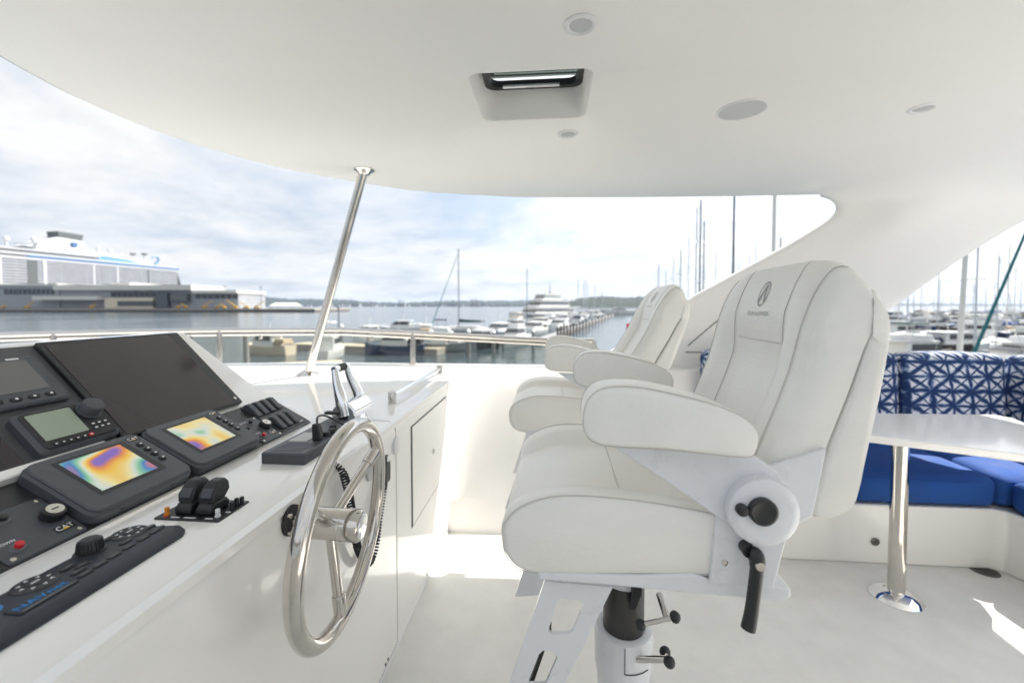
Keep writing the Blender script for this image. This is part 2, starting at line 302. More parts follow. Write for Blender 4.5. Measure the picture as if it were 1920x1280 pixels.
for loop in (inset(.05, ZC), hole):
    vs = [bm.verts.new(p) for p in loop]; es += [bm.edges.new((vs[i], vs[(i+1) % len(vs)])) for i in range(len(vs))]
bmesh.ops.triangle_fill(bm, use_beauty=True, use_dissolve=False, edges=es); bm.verts.index_update()
vs = [v.co.copy() for v in bm.verts]; fs = [tuple(v.index for v in f.verts) for f in bm.faces]; bm.free()
b.add(vs, fs); b.add([v+Vector((0, 0, .16)) for v in vs], fs)
b.loft([inset(.05, ZC), inset(.022, ZC+.004), inset(.006, ZC+.016), inset(0, ZC+.035), inset(.0, ZC+.07), inset(.05, ZC+.16)], cap=False)
b.loft([hole, [p+Vector((0, 0, .004)) for p in rrect(hx0+.004, hx1-.004, hy0+.004, hy1-.004, .045, ZC)], rrect(hx0+.02, hx1-.02, hy0+.02, hy1-.02, .045, ZC+.13), rrect(hx0+.02, hx1-.02, hy0+.02, hy1-.02, .045, ZC+.16)], cap=False)
b.build('ceiling', 'ceiling', ht, angle=50)
MB().tube(inset(.012, ZC+.012), .0035, 6, loop=True).build('edge_gasket', 'panel_grey', ht)
def lin(tab, z):
    if z >= tab[0][0]: return tab[0][1]
    for (z0, x0), (z1, x1) in zip(tab, tab[1:]):
        if z >= z1: return x0+(x1-x0)*(z-z0)/(z1-z0)
    return tab[-1][1]
XF = [(ZC, 1.93), (2.252, 2.02), (2.238, 2.085), (2.215, 2.135), (2.185, 2.162), (2.15, 2.168), (2.115, 2.152), (2.08, 2.115), (2.04, 2.058), (1.9, 1.835), (1.515, 1.151), (1.32, .87), (1.139, .61), (ZT, .30)]; XA = [(ZC, 3.56), (2.15, 3.50), (2.067, 3.417), (1.75, 3.01), (1.432, 2.611), (1.139, 2.24), (ZT, 2.0)]
def leg(sg):
    ts = [0, .012, .03, .06, .10, .15, .22, .30, .4, .5, .6, .7, .8, .9, .96, .99, 1.0]; NA, NS = 12, 34; rings = []
    for i in range(NA+NS+1):
        inn = []; out = []
        for t in ts:
            r = .075+.575*(lambda q: q*q*(3-2*q))(min(1, t/.45)); e = .03*max(0, (abs(2*t-1)-.9)/.1)**2
            if i <= NA: al = R(90)*i/NA; y = 3.42-r+r*max(0, math.sin(al))**.8; z = ZC+.0010-r+r*max(0, math.cos(al))**.8
            else: y = 3.42; z = (ZC-r)+(ZT-(ZC-r))*(i-NA)/NS
            x = lin(XF, z)+(lin(XA, z)-lin(XF, z))*t; inn.append((x, y+e, z)); out.append((x, 3.475, max(z, ZT) if y > 3.40 else min(ZC+.03, z+.03)))
        rg = inn+out[::-1]; rings.append([p if sg > 0 else mir(p) for p in rg])
    return MB().loft(rings).build('arch_leg', 'ceiling', ht, angle=70)
leg(1); leg(-1)
def groove(pts, parent):
    return MB().tube([at(x, y, Y=3.419) for x, y in pts], .004, 6).build('panel_groove', 'panel_grey', parent)
groove([(1290, 648), (1305, 635), (1345, 601), (1360, 595), (1420, 593)], ht); groove([(1285, 660), (1420, 661)], ht); groove([(1270, 692), (1420, 694)], ht); groove([(1288, 745), (1288, 722), (1293, 717), (1420, 718)], ht)
b = MB(); b.rev(at(1321, 679, Y=3.42), (0, -1, 0), [(0, .010), (.006, .010), (.008, .006)], 12); b.build('snap_stud', 'drain', ht)
# ================================================================== hatch, ceiling lights, speaker
h = thing('roof_hatch', ((hx0+hx1)/2, (hy0+hy1)/2, ZC+.13), 'tinted roof hatch in a recessed rounded well of the ceiling', 'hatch')
b = MB(); fo = rrect(hx0+.012, hx1-.012, hy0+.012, hy1-.012, .05, ZC+.128); fi = rrect(hx0+.045, hx1-.045, hy0+.045, hy1-.045, .04, ZC+.128); up = lambda l, d: [p+Vector((0, 0, d)) for p in l]
b.loft([fo, fi, up(fi, .03), up(fo, .03)], loop=True); b.build('frame', 'panel', h)
b = MB(); b.box(hx0+.04, hx1-.04, hy0+.04, hy1-.04, ZC+.170, ZC+.178); b.build('pane', 'hatch_glass', h)
b = MB(); b.box(hx0+.03, hx0+.06, hy0+.19, hy0+.235, ZC+.10, ZC+.135); b.cyl((hx0+.045, hy0+.21, ZC+.11), (hx0+.075, hy0+.21, ZC+.11), .008); b.build('latch', 'panel', h, bevel=.003)
b = MB(); b.cyl((hx0+.10, hy1-.07, ZC+.117), (hx1-.12, hy1-.07, ZC+.117), .007, n=10); b.build('hinge_rod', 'chrome', h)
def downlight(px, py, label):
    p = at(px, py, Z=ZC); t = thing('downlight', p, label, 'ceiling light', 'recessed downlights in the ceiling')
    b = MB(); b.rev(p, (0, 0, -1), [(-.004, .020), (-.004, .052), (.002, .052), (.006, .048), (.007, .040), (.003, .036), (0.001, .034)], 32); b.build('trim_ring', 'white', t)
    b = MB(); b.rev(p+Vector((0, 0, -.0012)), (0, 0, -1), [(-.003, .034), (.0, .0345), (.001, .030), (.0016, .001)], 32); b.build('lens', 'lens', t)
downlight(1089, 47, 'round recessed ceiling light nearest the top of the picture, before the hatch'); downlight(1065, 251, 'small round recessed ceiling light just below the roof hatch'); downlight(1730, 203, 'round recessed ceiling light to the right of the grey speaker')
p = at(1391, 206, Z=ZC); s = thing('ceiling_speaker', p, 'large flat grey round speaker grille in the ceiling', 'speaker')
b = MB(); b.rev(p, (0, 0, -1), [(-.004, .10), (.004, .10), (.006, .096), (.004, .092), (.0, .09)], 40); b.build('rim', 'white', s)
b = MB(); b.rev(p, (0, 0, -1), [(-.003, .094), (.004, .094), (.0055, .06), (.006, .001)], 40); b.build('grille', 'speaker_mesh', s)
# ================================================================== windscreen: rail, posts, panes
ws = thing('windscreen', (-1.5, 3.42, ZT), 'low clear glass windscreen under a polished steel rail round the bow', 'windscreen')
rp = [Vector((p.x, p.y-.03 if p.y > YC else p.y+.03, 0)) for p in outer_all if True]
def railz(x): return 1.218 if x < -1.7 else 1.218-(x+1.7)*(.072/1.65) if x < .0 else 1.143
rail = [Vector((p.x+.02, p.y, railz(p.x))) for p in rp if p.x < .45]
MB().tube(rail, .021, 12).build('rail', 'steel', ws)
MB().tube([p+Vector((0, -.004 if p.y > YC else .004, -.034)) for p in rail], .011, 8).build('glass_channel', 'steel', ws)
cum = [0]
for i in range(1, len(rail)): cum.append(cum[-1]+(rail[i]-rail[i-1]).length)
stops = [0.02]
def idx_at_px(px):                                                   # index on the starboard rail nearest to a picture column
    best = min(range(len(rail)//2), key=lambda i: abs(rail[i].x*ray(px, 620).y-rail[i].y*ray(px, 620).x)); return best
posts = sorted({0, idx_at_px(783), idx_at_px(425), idx_at_px(100), len(rail)//2}); N_ = len(rail)-1; posts = posts+[N_-i for i in reversed(posts[:-1])]
for i in posts:
    q = rail[i]; b = MB(); sgn = -1 if q.y > YC else 1; b.cyl((q.x, q.y+sgn*.01, ZT), (q.x, q.y, q.z), .022, n=12); b.cyl((q.x, q.y+sgn*.01, ZT+.002), (q.x, q.y+sgn*.01, ZT+.012), .034, n=14); b.build('post', 'steel', ws)
for a, c in zip(posts[:-1], posts[1:]):
    seg = rail[a:c+1]; lo = [(p.x, p.y, ZT+.004) for p in seg]; hi = [(p.x, p.y, p.z-.02) for p in seg]; off = [Vector(((p.x+1.5)*-.002, (p.y-YC)*-.003, 0)) for p in seg]
    b = MB(); b.loft([lo, hi], cap=False, closed=False); b.build('pane', 'glass', ws)
    for f in (.22, .78):
        q = seg[int(len(seg)*f)]; sg = -1 if q.y > YC else 1; b = MB(); b.box(q.x-.012, q.x+.012, q.y-.012, q.y+.012, q.z-.075, q.z-.03); b.build('glass_clip', 'steel', ws, bevel=.003)
# support pole
p0 = at(577, 703, Z=ZT); p1 = at(683, 318, Z=ZC); po = thing('support_pole', p0, 'polished steel pole slanting up from the bulwark to the hardtop', 'pole')
d = (p1-p0).normalized(); MB().cyl(p0, p1, .027, n=24).build('tube', 'steel', po)
b = MB(); b.rev(p0, (0, 0, 1), [(0, .072), (.006, .072), (.018, .055), (.030, .034), (.034, .028)], 32); b.build('base_flange', 'steel', po)
b = MB(); b.rev(p1, (0, 0, -1), [(0, .062), (.006, .062), (.016, .046), (.03, .032), (.034, .026)], 32); b.build('top_flange', 'steel', po)
# ================================================================== helm console
S1 = (-.965, .942); S2 = (-1.155, 1.043); T = (-1.422, 1.31); YE = 1.70
cs = thing('helm_console', (-.9, 1, 0), 'white moulded helm console with a stepped sloping dashboard', 'console')
fx = -.63
prof = [(fx, .004), (fx, .895), (fx-.004, .918), (fx-.014, .934), (fx-.03, ZT+.004), (-.955, ZT+.004), S1, S2, (T[0]-.006, T[1]+.004), (-1.47, 1.318), (-1.52, 1.30), (-1.78, ZT+.002), (-1.78, .004)]
def ye(z): return YE-max(0, z-ZT)*.38
rings = [[(x, -.16, z) for x, z in prof]]+[[(x, ye(z), z) for x, z in prof]]
MB().loft(rings).build('moulding', 'gelcoat', cs, bevel=.014)
ML = frame((S1[0], 0, S1[1]), (0, 1, 0), (-math.cos(R(28)), 0, math.sin(R(28))), (math.sin(R(28)), 0, math.cos(R(28))))
MU = frame((S2[0], 0, S2[1]), (0, 1, 0), (-math.cos(R(45)), 0, math.sin(R(45))), (math.sin(R(45)), 0, math.cos(R(45))))
MF = frame((-.65, 0, ZT+.004), (0, 1, 0), (-1, 0, 0), (0, 0, 1))
ob = MB(ML).rslab(-.1, 1.648, .004, .205, .0005, .004, .004, .001).build('lower_dash_panel', 'panel', cs)
MB(MU).rslab(-.1, 1.50, .012, .374, .0005, .004, .006, .001).build('upper_dash_panel', 'panel_grey', cs)
MB(ML).rslab(-.1, 1.01, .207, .234, 0, .020, .008, .003).build('dash_ledge', 'gelcoat', cs)
def dev(name, M, a, t, label, cat, group=None):
    return thing(name, M @ Vector((a, t, .004)), label, cat, group)
def on(M, a, t, c=0.0): return M @ Matrix.Translation((a, t, c))
# big monitor
d = dev('monitor', MU, 1.28, .18, 'large blank dark glass monitor flush in the upper dashboard', 'monitor')
MB(MU).rslab(1.05, 1.50, .006, .374, .004, .018, .006, .003).build('bezel', 'black', d)
MB(MU).rslab(1.064, 1.455, .012, .362, .018, .0195, .003, .0005).build('screen', 'monitor_glass', d)
b = MB(MU); b.rev((1.478, .03, .018), (0, 0, 1), [(0, .006), (.002, .006), (.003, .003)], 12); b.build('screw', 'silver', d)
# chart plotter at the left edge
d = dev('chart_plotter', MU, .88, .25, 'dark framed chart plotter with a blank grey screen at the left edge', 'display')
MB(MU).rslab(.70, 1.022, .172, .326, .004, .022, .010, .005).build('bezel', 'bezel', d)
MB(MU).rslab(.73, .992, .212, .312, .022, .0232, .003, .0004).build('screen', 'lcd_grey', d)
for k in range(6): MB(MU).rslab(.790+k*.036, .814+k*.036, .186, .199, .022, .0255, .006, .002).build('button', 'key', d)
for k in range(6): MB(MU).rslab(.799+k*.036, .805+k*.036, .190, .195, .0255, .0258, .001, .0001).build('button_mark', 'white', d)
MB(MU).rslab(.955, .982, .316, .321, .022, .0224, .001, .0002).build('maker_mark', 'white', d)
# autopilot display with knob
d = dev('autopilot_display', MU, .96, .09, 'small black instrument with green grey screen and a large round knob', 'display')
MB(MU).rslab(.868, 1.050, .022, .148, .004, .030, .016, .008).build('housing', 'bezel', d)
MB(MU).rslab(.876, 1.042, .030, .140, .030, .034, .012, .003).build('bezel', 'black', d)
MB(MU).rslab(.886, .980, .052, .132, .034, .0352, .003, .0004).build('screen', 'lcd_green', d)
b = MB(MU); b.rev((1.014, .110, .034), (0, 0, 1), [(0, .028), (.004, .028), (.005, .025), (.022, .024), (.027, .020), (.028, .001)], 32); b.build('knob', 'bezel', d)
for j in range(2):
    for k in range(3): MB(MU).rslab(.992+k*.015, 1.003+k*.015, .050+j*.013, .058+j*.013, .034, .0358, .002, .0006).build('button', 'key', d); MB(MU).rslab(.994+k*.015, 1.001+k*.015, .052+j*.013, .056+j*.013, .0358, .0361, .001, .0001).build('button_mark', 'white', d)
for k in range(6): MB(MU).rslab(.893+k*.0155, .904+k*.0155, .034, .043, .034, .036, .003, .0006).build('button', 'red' if k == 5 else 'key', d); MB(MU).rslab(.896+k*.0155, .901+k*.0155, .037, .040, .036, .0363, .001, .0001).build('button_mark', 'white', d)
MB(MU).rslab(.905, .962, .1355, .1385, .0338, .0345, .001, .0002).build('maker_mark', 'panel_grey', d)
# second dark panel at the left edge below the plotter
d = dev('side_display', MU, .6, .09, 'dark glass panel cut off by the left edge of the picture', 'display')
MB(MU).rslab(.40, .845, .012, .150, .004, .012, .005, .003).build('screen', 'monitor_glass', d)
# engine displays
def engine_display(a0, label):
    d = dev('engine_display', ML, a0+.125, .11, label, 'display', 'engine displays on the lower dashboard')
    MB(ML).rslab(a0-.004, a0+.258, .008, .216, .004, .030, .026, .006).build('housing', 'bezel', d)
    MB(ML).rslab(a0, a0+.254, .012, .212, .030, .036, .024, .003).build('bezel', 'bezel', d)
    fr = MB(ML); o_ = [Vector((x, y, .0362)) for x, y in ((a0+.042, .052), (a0+.206, .052), (a0+.206, .192), (a0+.042, .192))]; i_ = [Vector((x, y, .0355)) for x, y in ((a0+.052, .062), (a0+.190, .062), (a0+.190, .184), (a0+.052, .184))]
    fr.loft([[p+Vector((0, 0, .0006)) for p in o_], [p+Vector((0, 0, .0014)) for p in i_]], cap=False); fr.build('screen_surround', 'black', d)
    MB(ML).rslab(a0+.052, a0+.190, .062, .184, .0358, .0368, .001, .0003).build('screen', 'screen', d)
    for k in range(4):
        b = MB(ML); b.rev((a0+.226, .160-k*.024, .036), (0, 0, 1), [(0, .0095), (.003, .0090), (.0045, .006), (.005, .001)], 16); q = b.build('button', 'key', d)
        MB(ML).rslab(a0+.223, a0+.229, .158-k*.024, .162-k*.024, .0408, .0412, .001, .0001).build('button_mark', 'white', q)
    MB(ML).rslab(a0+.212, a0+.246, .180, .196, .036, .0366, .001, .0003).build('badge', 'key', d)
    text('badge_letters', 'CAT', .0145, on(ML, a0+.229, .188, .0370), 'white', d); b = MB(ML); b.prism([(a0+.224, .183, .0368), (a0+.234, .183, .0368), (a0+.229, .1875, .0368)], (0, 0, .0008)); b.build('badge_triangle', 'yellow', d)
    for k in (.06, .19): b = MB(ML); b.box(a0+k-.005, a0+k+.005, .0072, .0078, .015, .019); b.build('screw_mark', 'key', d)
    return d
engine_display(.812, 'nearer grey framed engine display with coloured screen, above the long keyboard'); engine_display(1.086, 'farther grey framed engine display with coloured screen, beside the rocker switches')
# key panels
def key_panel(a0, a1, label, big=True):
    d = dev('key_panel', ML, (a0+a1)/2, .07, label, 'switch panel', 'engine key switch panels')
    MB(ML).rslab(a0, a1, .006, .138, .004, .008, .008, .002).build('plate', 'bezel', d)
    for x, y in ((a0+.010, .016), (a1-.010, .016), (a0+.010, .128), (a1-.010, .128)):
        b = MB(ML); b.rev((x, y, .008), (0, 0, 1), [(0, .0048), (.0012, .0044), (.0018, .001)], 12); b.build('screw', 'silver', d)
    m = (a0+a1)/2
    b = MB(ML); b.rev((a1-.020, .075, .008), (0, 0, 1), [(0, .020), (.016, .019), (.017, .015)], 24); q = b.build('key_switch', 'black', d); b = MB(ML); b.rev((a1-.020, .075, .0245), (0, 0, 1), [(0, .0145), (.003, .0145), (.0035, .001)], 20); b.build('key_barrel', 'silver', q); MB(ML).rslab(a1-.026, a1-.014, .074, .076, .028, .0288, .0005, .0002).build('key_slot', 'key', q)
    for x, y, mm in ((a0+.055, .112, 'black'), (a0+.012, .088, 'black'), (a0+.030, .036, 'red')):
        b = MB(ML); b.rev((x, y, .008), (0, 0, 1), [(0, .013), (.003, .011), (.004, .007)], 16); q = b.build('button_base', 'bezel_edge', d); b = MB(ML); b.rev((x, y, .0115), (0, 0, 1), [(0, .0068), (.008, .0068), (.009, .001)], 14); b.build('push_button', mm, q)
    text('lettering', 'DIAGNOSTIC', .0075, on(ML, a0+.028, .124, .0084), 'white', d); text('lettering', 'SHUTDOWN', .0085, on(ML, a0+.014, .056, .0084), 'white', d)
    MB(ML).rslab(a1-.042, a1-.008, .026, .044, .008, .0086, .001, .0003).build('badge', 'key', d); text('badge_letters', 'CAT', .0155, on(ML, a1-.025, .035, .0090), 'white', d); b = MB(ML); b.prism([(a1-.032, .0292, .0088), (a1-.019, .0292, .0088), (a1-.0255, .0345, .0088)], (0, 0, .0009)); b.build('badge_triangle', 'yellow', d)
key_panel(.672, .804, 'black key switch panel with red shutdown button at the left edge of the dashboard'); key_panel(1.362, 1.468, 'small black key switch panel with red button just left of the rocker switches')
# rocker switches
rs = dev('rocker_switch_bank', ML, 1.56, .11, 'two rows of black rocker switches at the right end of the dashboard', 'switch panel')
MB(ML).rslab(1.475, 1.645, .018, .206, .004, .0065, .004, .001).build('plate', 'panel', rs)
for row, y, xs in ((0, .16, (1.490, 1.530, 1.570, 1.610)), (1, .062, (1.505, 1.545, 1.585))):
    for x in xs:
        pr = [(-.036, .0065), (-.034, .020), (-.02, .026), (0, .021), (.02, .015), (.034, .012), (.036, .0065)]
        MB(ML).loft([[(x-.012, y-u, c) for u, c in pr], [(x-.010, y-u*.98, c+.002) for u, c in pr], [(x+.010, y-u*.98, c+.002) for u, c in pr], [(x+.012, y-u, c) for u, c in pr]]).build('rocker', 'bezel', rs, bevel=.002)
for x in (1.60, 1.612): MB(ML).rslab(x, x+.008, .026, .030, .0066, .007, .001, .0001).build('lettering_mark', 'white', rs)
# long keyboard on the ledge
kb = dev('keyboard_unit', MF, .66, .16, 'long dark blue grey navigation keyboard lying along the front ledge', 'keyboard')
def krg(i, z): return [(.40, .098+i, z), (.796-i, .098+i, z), (.812-i, .106+i, z), (.818-i, .12, z), (.806-i, .205-i, z), (.790-i, .222-i, z), (.40, .222-i, z)]
MB(MF).loft([krg(0, 0), krg(0, .008), krg(.004, .015), krg(.016, .020)]).build('housing', 'keyboard', kb)
b = MB(MF); K = 36
for k in range(1): b.rev((.703, .195, .019), (0, 0, 1), [(0, .024), (.003, .023), (.004, .019), (.022, .0165), (.026, .013), (.027, .001)], 36)
kn = b.build('knob', 'black', kb)
for k in range(18): a = 2*math.pi*k/18; b = MB(MF); b.cyl((.703+.0185*math.cos(a), .195+.0185*math.sin(a), .024), (.703+.0165*math.cos(a), .195+.0165*math.sin(a), .042), .0018, .0016, 6); b.build('knob_rib', 'black', kn)
for x in (.769, .612):
    b = MB(MF); b.rev((x, .186, .019), (0, 0, 1), [(0, .030), (.002, .029), (.003, .026), (.003, .012), (.0045, .011), (.005, .001)], 32); pd = b.build('cursor_pad', 'key', kb)
    for k in range(8): a = 2*math.pi*k/8; b = MB(MF); b.prism([(x+(.022)*math.cos(a), .186+.022*math.sin(a), .0222), (x+.017*math.cos(a+.16), .186+.017*math.sin(a+.16), .0222), (x+.017*math.cos(a-.16), .186+.017*math.sin(a-.16), .0222)], (0, 0, .0006)); b.build('arrow_mark', 'white', pd)
    MB(MF).rslab(x-.006, x+.006, .1845, .1875, .0238, .0244, .001, .0001).build('pad_mark', 'white', pd)
for x, y in [(.808-.02, .142), (.790, .165), (.778, .140), (.752, .138), (.738, .160), (.742, .205), (.722, .138), (.694, .136), (.668, .134), (.646, .150), (.642, .132), (.664, .163), (.655, .180)]:
    q = MB(MF).rslab(x-.0125, x+.0125, y-.006, y+.006, .019, .0225, .0055, .0015).build('key', 'key', kb); MB(MF).rslab(x-.007, x+.007, y-.0014, y+.0014, .0226, .023, .0006, .0001).build('key_mark', 'lcd_grey', q)
q = MB(MF).rslab(.545, .625, .120, .152, .018, .0225, .004, .001).build('name_plate', 'key', kb); text('plate_letters', 'NAVnet', .020, on(MF, .583, .137, .0229), 'blue_print', q); MB(MF).rslab(.55, .618, .123, .126, .0226, .023, .0005, .0001).build('plate_underline', 'lcd_grey', q)
b = MB(MF); b.rev((.548, .178, .019), (0, 0, 1), [(0, .014), (.002, .014), (.0025, .001)], 24); b.build('round_badge', 'blue_print', kb)
# trolling / throttle levers on the ledge
tl = dev('throttle_levers', MF, .908, .15, 'pair of black throttle levers on a small black plate, beside the keyboard', 'throttle')
MB(MF).rslab(.858, .956, .070, .224, 0, .004, .003, .001).build('plate', 'panel', tl)
for y in (.172, .122):
    bs = [(-.020, .004), (-.020, .016), (-.013, .028), (.014, .028), (.020, .016), (.020, .004)]
    MB(MF).loft([[(.905+u*1.5, y-.0195, c) for u, c in bs], [(.905+u*1.5, y+.0195, c) for u, c in bs]]).build('lever_base', 'black', tl, bevel=.005)
    sec = lambda c, hw, x0, x1: [(x0, y-hw, c), (x1, y-hw, c), (x1, y+hw, c), (x0, y+hw, c)]
    hd = MB(MF).loft([sec(.020, .0155, .888, .915), sec(.032, .0180, .884, .926), sec(.045, .0195, .886, .936), sec(.061, .0172, .898, .936), sec(.071, .0125, .908, .930)]).build('lever_grip', 'black', tl, bevel=.004)
    b = MB(MF); b.prism([(.8845, y-.012, .040), (.8845, y+.012, .040), (.8945, y+.013, .058), (.8945, y-.013, .058)], (-.0014, 0, .0005)); b.build('grip_inset', 'bezel', hd)
for x, y, mm in ((.874, .206, 'orange'), (.876, .086, 'white'), (.930, .083, 'black'), (.938, .076, 'black'), (.912, .080, 'black')):
    b = MB(MF); b.rev((x, y, .004), (0, 0, 1), [(0, .006), (.003, .006), (.004, .0045), (.014, .005), (.017, .0045), (.018, .001)], 14); b.build('toggle', mm, tl)
MB(MF).rslab(.864, .868, .198, .208, .004, .0045, .001, .0001).build('lettering_mark', 'red', tl)
for a_, t_, w_ in ((.865, .178, .010), (.865, .143, .014), (.865, .098, .009), (.897, .078, .006), (.945, .10, .012), (.945, .19, .008)): MB(MF).rslab(a_-.002, a_+.002, t_-w_, t_+w_, .004, .0046, .001, .0001).build('lettering_mark', 'white', tl)
# radio with handset
ra = dev('marine_radio', MF, 1.38, .14, 'black marine radio on the ledge behind the wheel rim, with slatted speaker and knobs', 'radio')
MB(MF).rslab(1.195, 1.60, .074, .212, 0, .034, .006, .004).build('case', 'bezel', ra)
for k in range(8): MB(MF).rslab(1.212+k*.011, 1.217+k*.011, .095, .190, .034, .0355, .001, .0004).build('speaker_slat', 'bezel_edge', ra)
MB(MF).rslab(1.305, 1.40, .135, .196, .034, .0352, .002, .0004).build('display', 'speaker_mesh', ra)
for x, y in ((1.37, .10), (1.405, .10), (1.45, .12)): b = MB(MF); b.rev((x, y, .034), (0, 0, 1), [(0, .013), (.014, .012), (.016, .001)], 18); b.build('knob', 'black', ra)
hs = MB(MF).loft([[(x, .105+y, c) for x, y in ((1.312, -.012), (1.338, -.012), (1.338, .014), (1.312, .014))] for c in (.034, .06)]+[[(x, .11+y, .088) for x, y in ((1.316, -.010), (1.336, -.010), (1.336, .012), (1.316, .012))]]).build('aerial_plug', 'black', ra, bevel=.004)
MB().tube(bez([MF @ Vector(p) for p in ((1.33, .11, .085), (1.36, .125, .10), (1.42, .135, .09), (1.47, .12, .06), (1.50, .10, .034))], 8), .0035, 8).build('cable', 'black', ra)
cord = thing('coiled_cord', (-.61, 1.3, .6), 'black coiled handset cord hanging down the console face behind the wheel', 'cord')
base = bez([(-.655, 1.215, .955), (-.615, 1.205, .93), (-.605, 1.225, .86), (-.603, 1.25, .76), (-.602, 1.275, .66), (-.60, 1.32, .59), (-.598, 1.36, .56), (-.598, 1.405, .59), (-.60, 1.445, .67), (-.603, 1.49, .74), (-.61, 1.52, .765)], 60)
dn_ = [base[0]]; acc = 0.0                                            # even steps along the cord so that the coils are regular
for p, q_ in zip(base, base[1:]):
    L_ = (q_-p).length; k = .0009-acc
    while k <= L_: dn_.append(p.lerp(q_, k/L_)); k += .0009
    acc = (acc+L_) % .0009
base = dn_
hel = []; a_ = None
for i in range(len(base)-1):
    t_ = (base[i+1]-base[i]).normalized(); a_ = t_.orthogonal().normalized() if a_ is None else (a_-t_*a_.dot(t_)).normalized(); q_ = t_.cross(a_); w_ = 2*math.pi*i/11; r_ = min(.0105, .003+i*.0001)
    hel.append(base[i]+(a_*math.cos(w_)+q_*math.sin(w_))*r_)
MB().tube(hel, .0028, 6).build('coil', 'rubber', cord)
hm = thing('radio_handset', (-.60, 1.54, .80), 'black radio handset hung on the cabinet face beyond the wheel', 'handset')
b = MB(); b.loft([[(-.628+c, 1.54+y*s_, .80+z*s_) for y, z in ((-.026, -.05), (.026, -.05), (.03, .0), (.026, .055), (-.026, .055), (-.03, 0))] for c, s_ in ((0, .9), (.012, 1), (.026, .9))]); b.build('body', 'black', hm, bevel=.006)
b = MB(); b.rev((-.602, 1.54, .845), (1, 0, 0), [(0, .012), (.004, .01), (.005, .001)], 14); b.build('hook', 'chrome', hm)
# twin chrome gear levers
gl = thing('gear_levers', (-.82, 1.68, ZT+.004), 'chrome twin lever engine control with black hand grip', 'throttle')
b = MB(); b.loft([[(-.80+x*s_, 1.67+y*s_, ZT+.004+z) for x, y in [(.055*math.cos(k*math.pi/12), .075*math.sin(k*math.pi/12)) for k in range(24)]] for z, s_ in ((0, 1), (.012, 1), (.03, .85), (.05, .62), (.06, .35))]); b.build('base', 'chrome', gl)
b = MB(); b.cyl((-.80, 1.585, .995), (-.80, 1.755, .995), .047, n=28); b.build('pivot_drum', 'chrome', gl, bevel=.006)
b = MB(); b.rev((-.80, 1.584, .995), (0, -1, 0), [(0, .022), (.004, .02), (.005, .001)], 20); b.build('drum_cap', 'black', gl)
b = MB(); b.prism([(-.768, 1.66, .992), (-.768, 1.73, .992), (-.776, 1.74, 1.014), (-.79, 1.72, 1.026), (-.79, 1.67, 1.026), (-.776, 1.65, 1.012)], (.006, 0, .003)); b.build('badge_plate', 'panel_grey', gl)
for y0, y1 in ((1.598, 1.622), (1.742, 1.722)):
    P = bez([(-.80, y0, .99), (-.812, y0, 1.05), (-.835, (y0+y1)/2, 1.11), (-.85, y1, 1.165)], 6); MB().tube(P, [.030-.016*(i/(len(P)-1)) for i in range(len(P))], 14).build('lever', 'chrome', gl)
b = MB(); b.cyl((-.85, 1.612, 1.168), (-.85, 1.73, 1.168), .0135, n=16); b.build('cross_handle', 'chrome', gl, bevel=.004); b = MB(); b.cyl((-.85, 1.648, 1.168), (-.85, 1.70, 1.168), .0155, n=16); b.build('grip', 'rubber', gl)
b = MB(); b.loft([[(-.835+x, 1.575+y, 1.0+z) for x, y in ((-.03, -.014), (.03, -.014), (.03, .010), (-.03, .010))] for z in (0, .012)]); b.build('trim_button', 'black', gl, bevel=.005)
# ================================================================== side cabinet with door
cb = thing('side_cabinet', (-.64, 2.2, 0), 'white moulded cabinet with flush locker door between console and bulwark', 'cabinet')
b = MB(); b.loft([[(fx, y, .004), (fx, y, .905), (fx-.006, y, .926), (fx-.018, y, ZT+.001), (fx-.05, y, ZT+.004), (-1.0, y, ZT+.004), (-1.0, y, .004)] for y in (YE+.001, 2.64)]); b.build('body', 'gelcoat', cb, angle=40)
def facebox(y0, y1, z0, z1, d0, d1): b = MB(); b.box(fx+d0, fx+d1, y0, y1, z0, z1); return b
facebox(1.885, 2.55, .395, .868, -.004, .0012).build('door_gap', 'dark_gap', cb)
dr = facebox(1.900, 2.538, .402, .861, .0005, .004).build('door', 'gelcoat', cb, bevel=.002)
b = MB(); b.rev((fx+.004, 2.25, .63), (1, 0, 0), [(0, .017), (.003, .016), (.004, .010), (.001, .009)], 20); b.build('door_latch', 'steel', dr)
for y, z, r_, mm in ((1.69, .845, .036, 'white'), (1.44, .845, .042, 'lens')):
    b = MB(); b.rev((fx, y, z), (1, 0, 0), [(0, r_), (.008, r_*.97), (.012, r_*.8), (.013, .001)], 28); b.build('face_disc', mm, cb)  # low round discs on the face, one white and one grey
for y in (2.12, 2.15): b = MB(); b.rev((fx, y, .03), (1, 0, 0), [(0, .006), (.003, .005), (.004, .001)], 10); b.build('screw', 'drain', cb)
b = MB(); b.tube([(fx+.001, y, .004) for y in (YE, 2.2, 2.6)], .005, 6); b.build('sealant_bead', 'white', cb)
b = MB(); b.tube([(fx+.001, y, .004) for y in (.3, 1.0, YE-.002)], .005, 6); b.build('sealant_bead', 'white', cs)
for y in (1.56, 1.585): b = MB(); b.rev((fx, y, .03), (1, 0, 0), [(0, .006), (.003, .005), (.004, .001)], 10); b.build('screw', 'drain', cs)
hr = thing('handrail', (-.76, 2.45, ZT), 'short polished steel handrail on top of the white cabinet', 'handrail')
for y in (2.0, 2.90): b = MB(); b.rev((-.76, y, ZT+.004), (0, 0, 1), [(0, .020), (.055, .020), (.058, .018), (.059, .001)], 24); b.build('post', 'steel', hr)
b = MB(); b.cyl((-.76, 2.0, ZT+.040), (-.76, 2.90, ZT+.040), .0125, n=16); b.build('bar', 'chrome', hr)
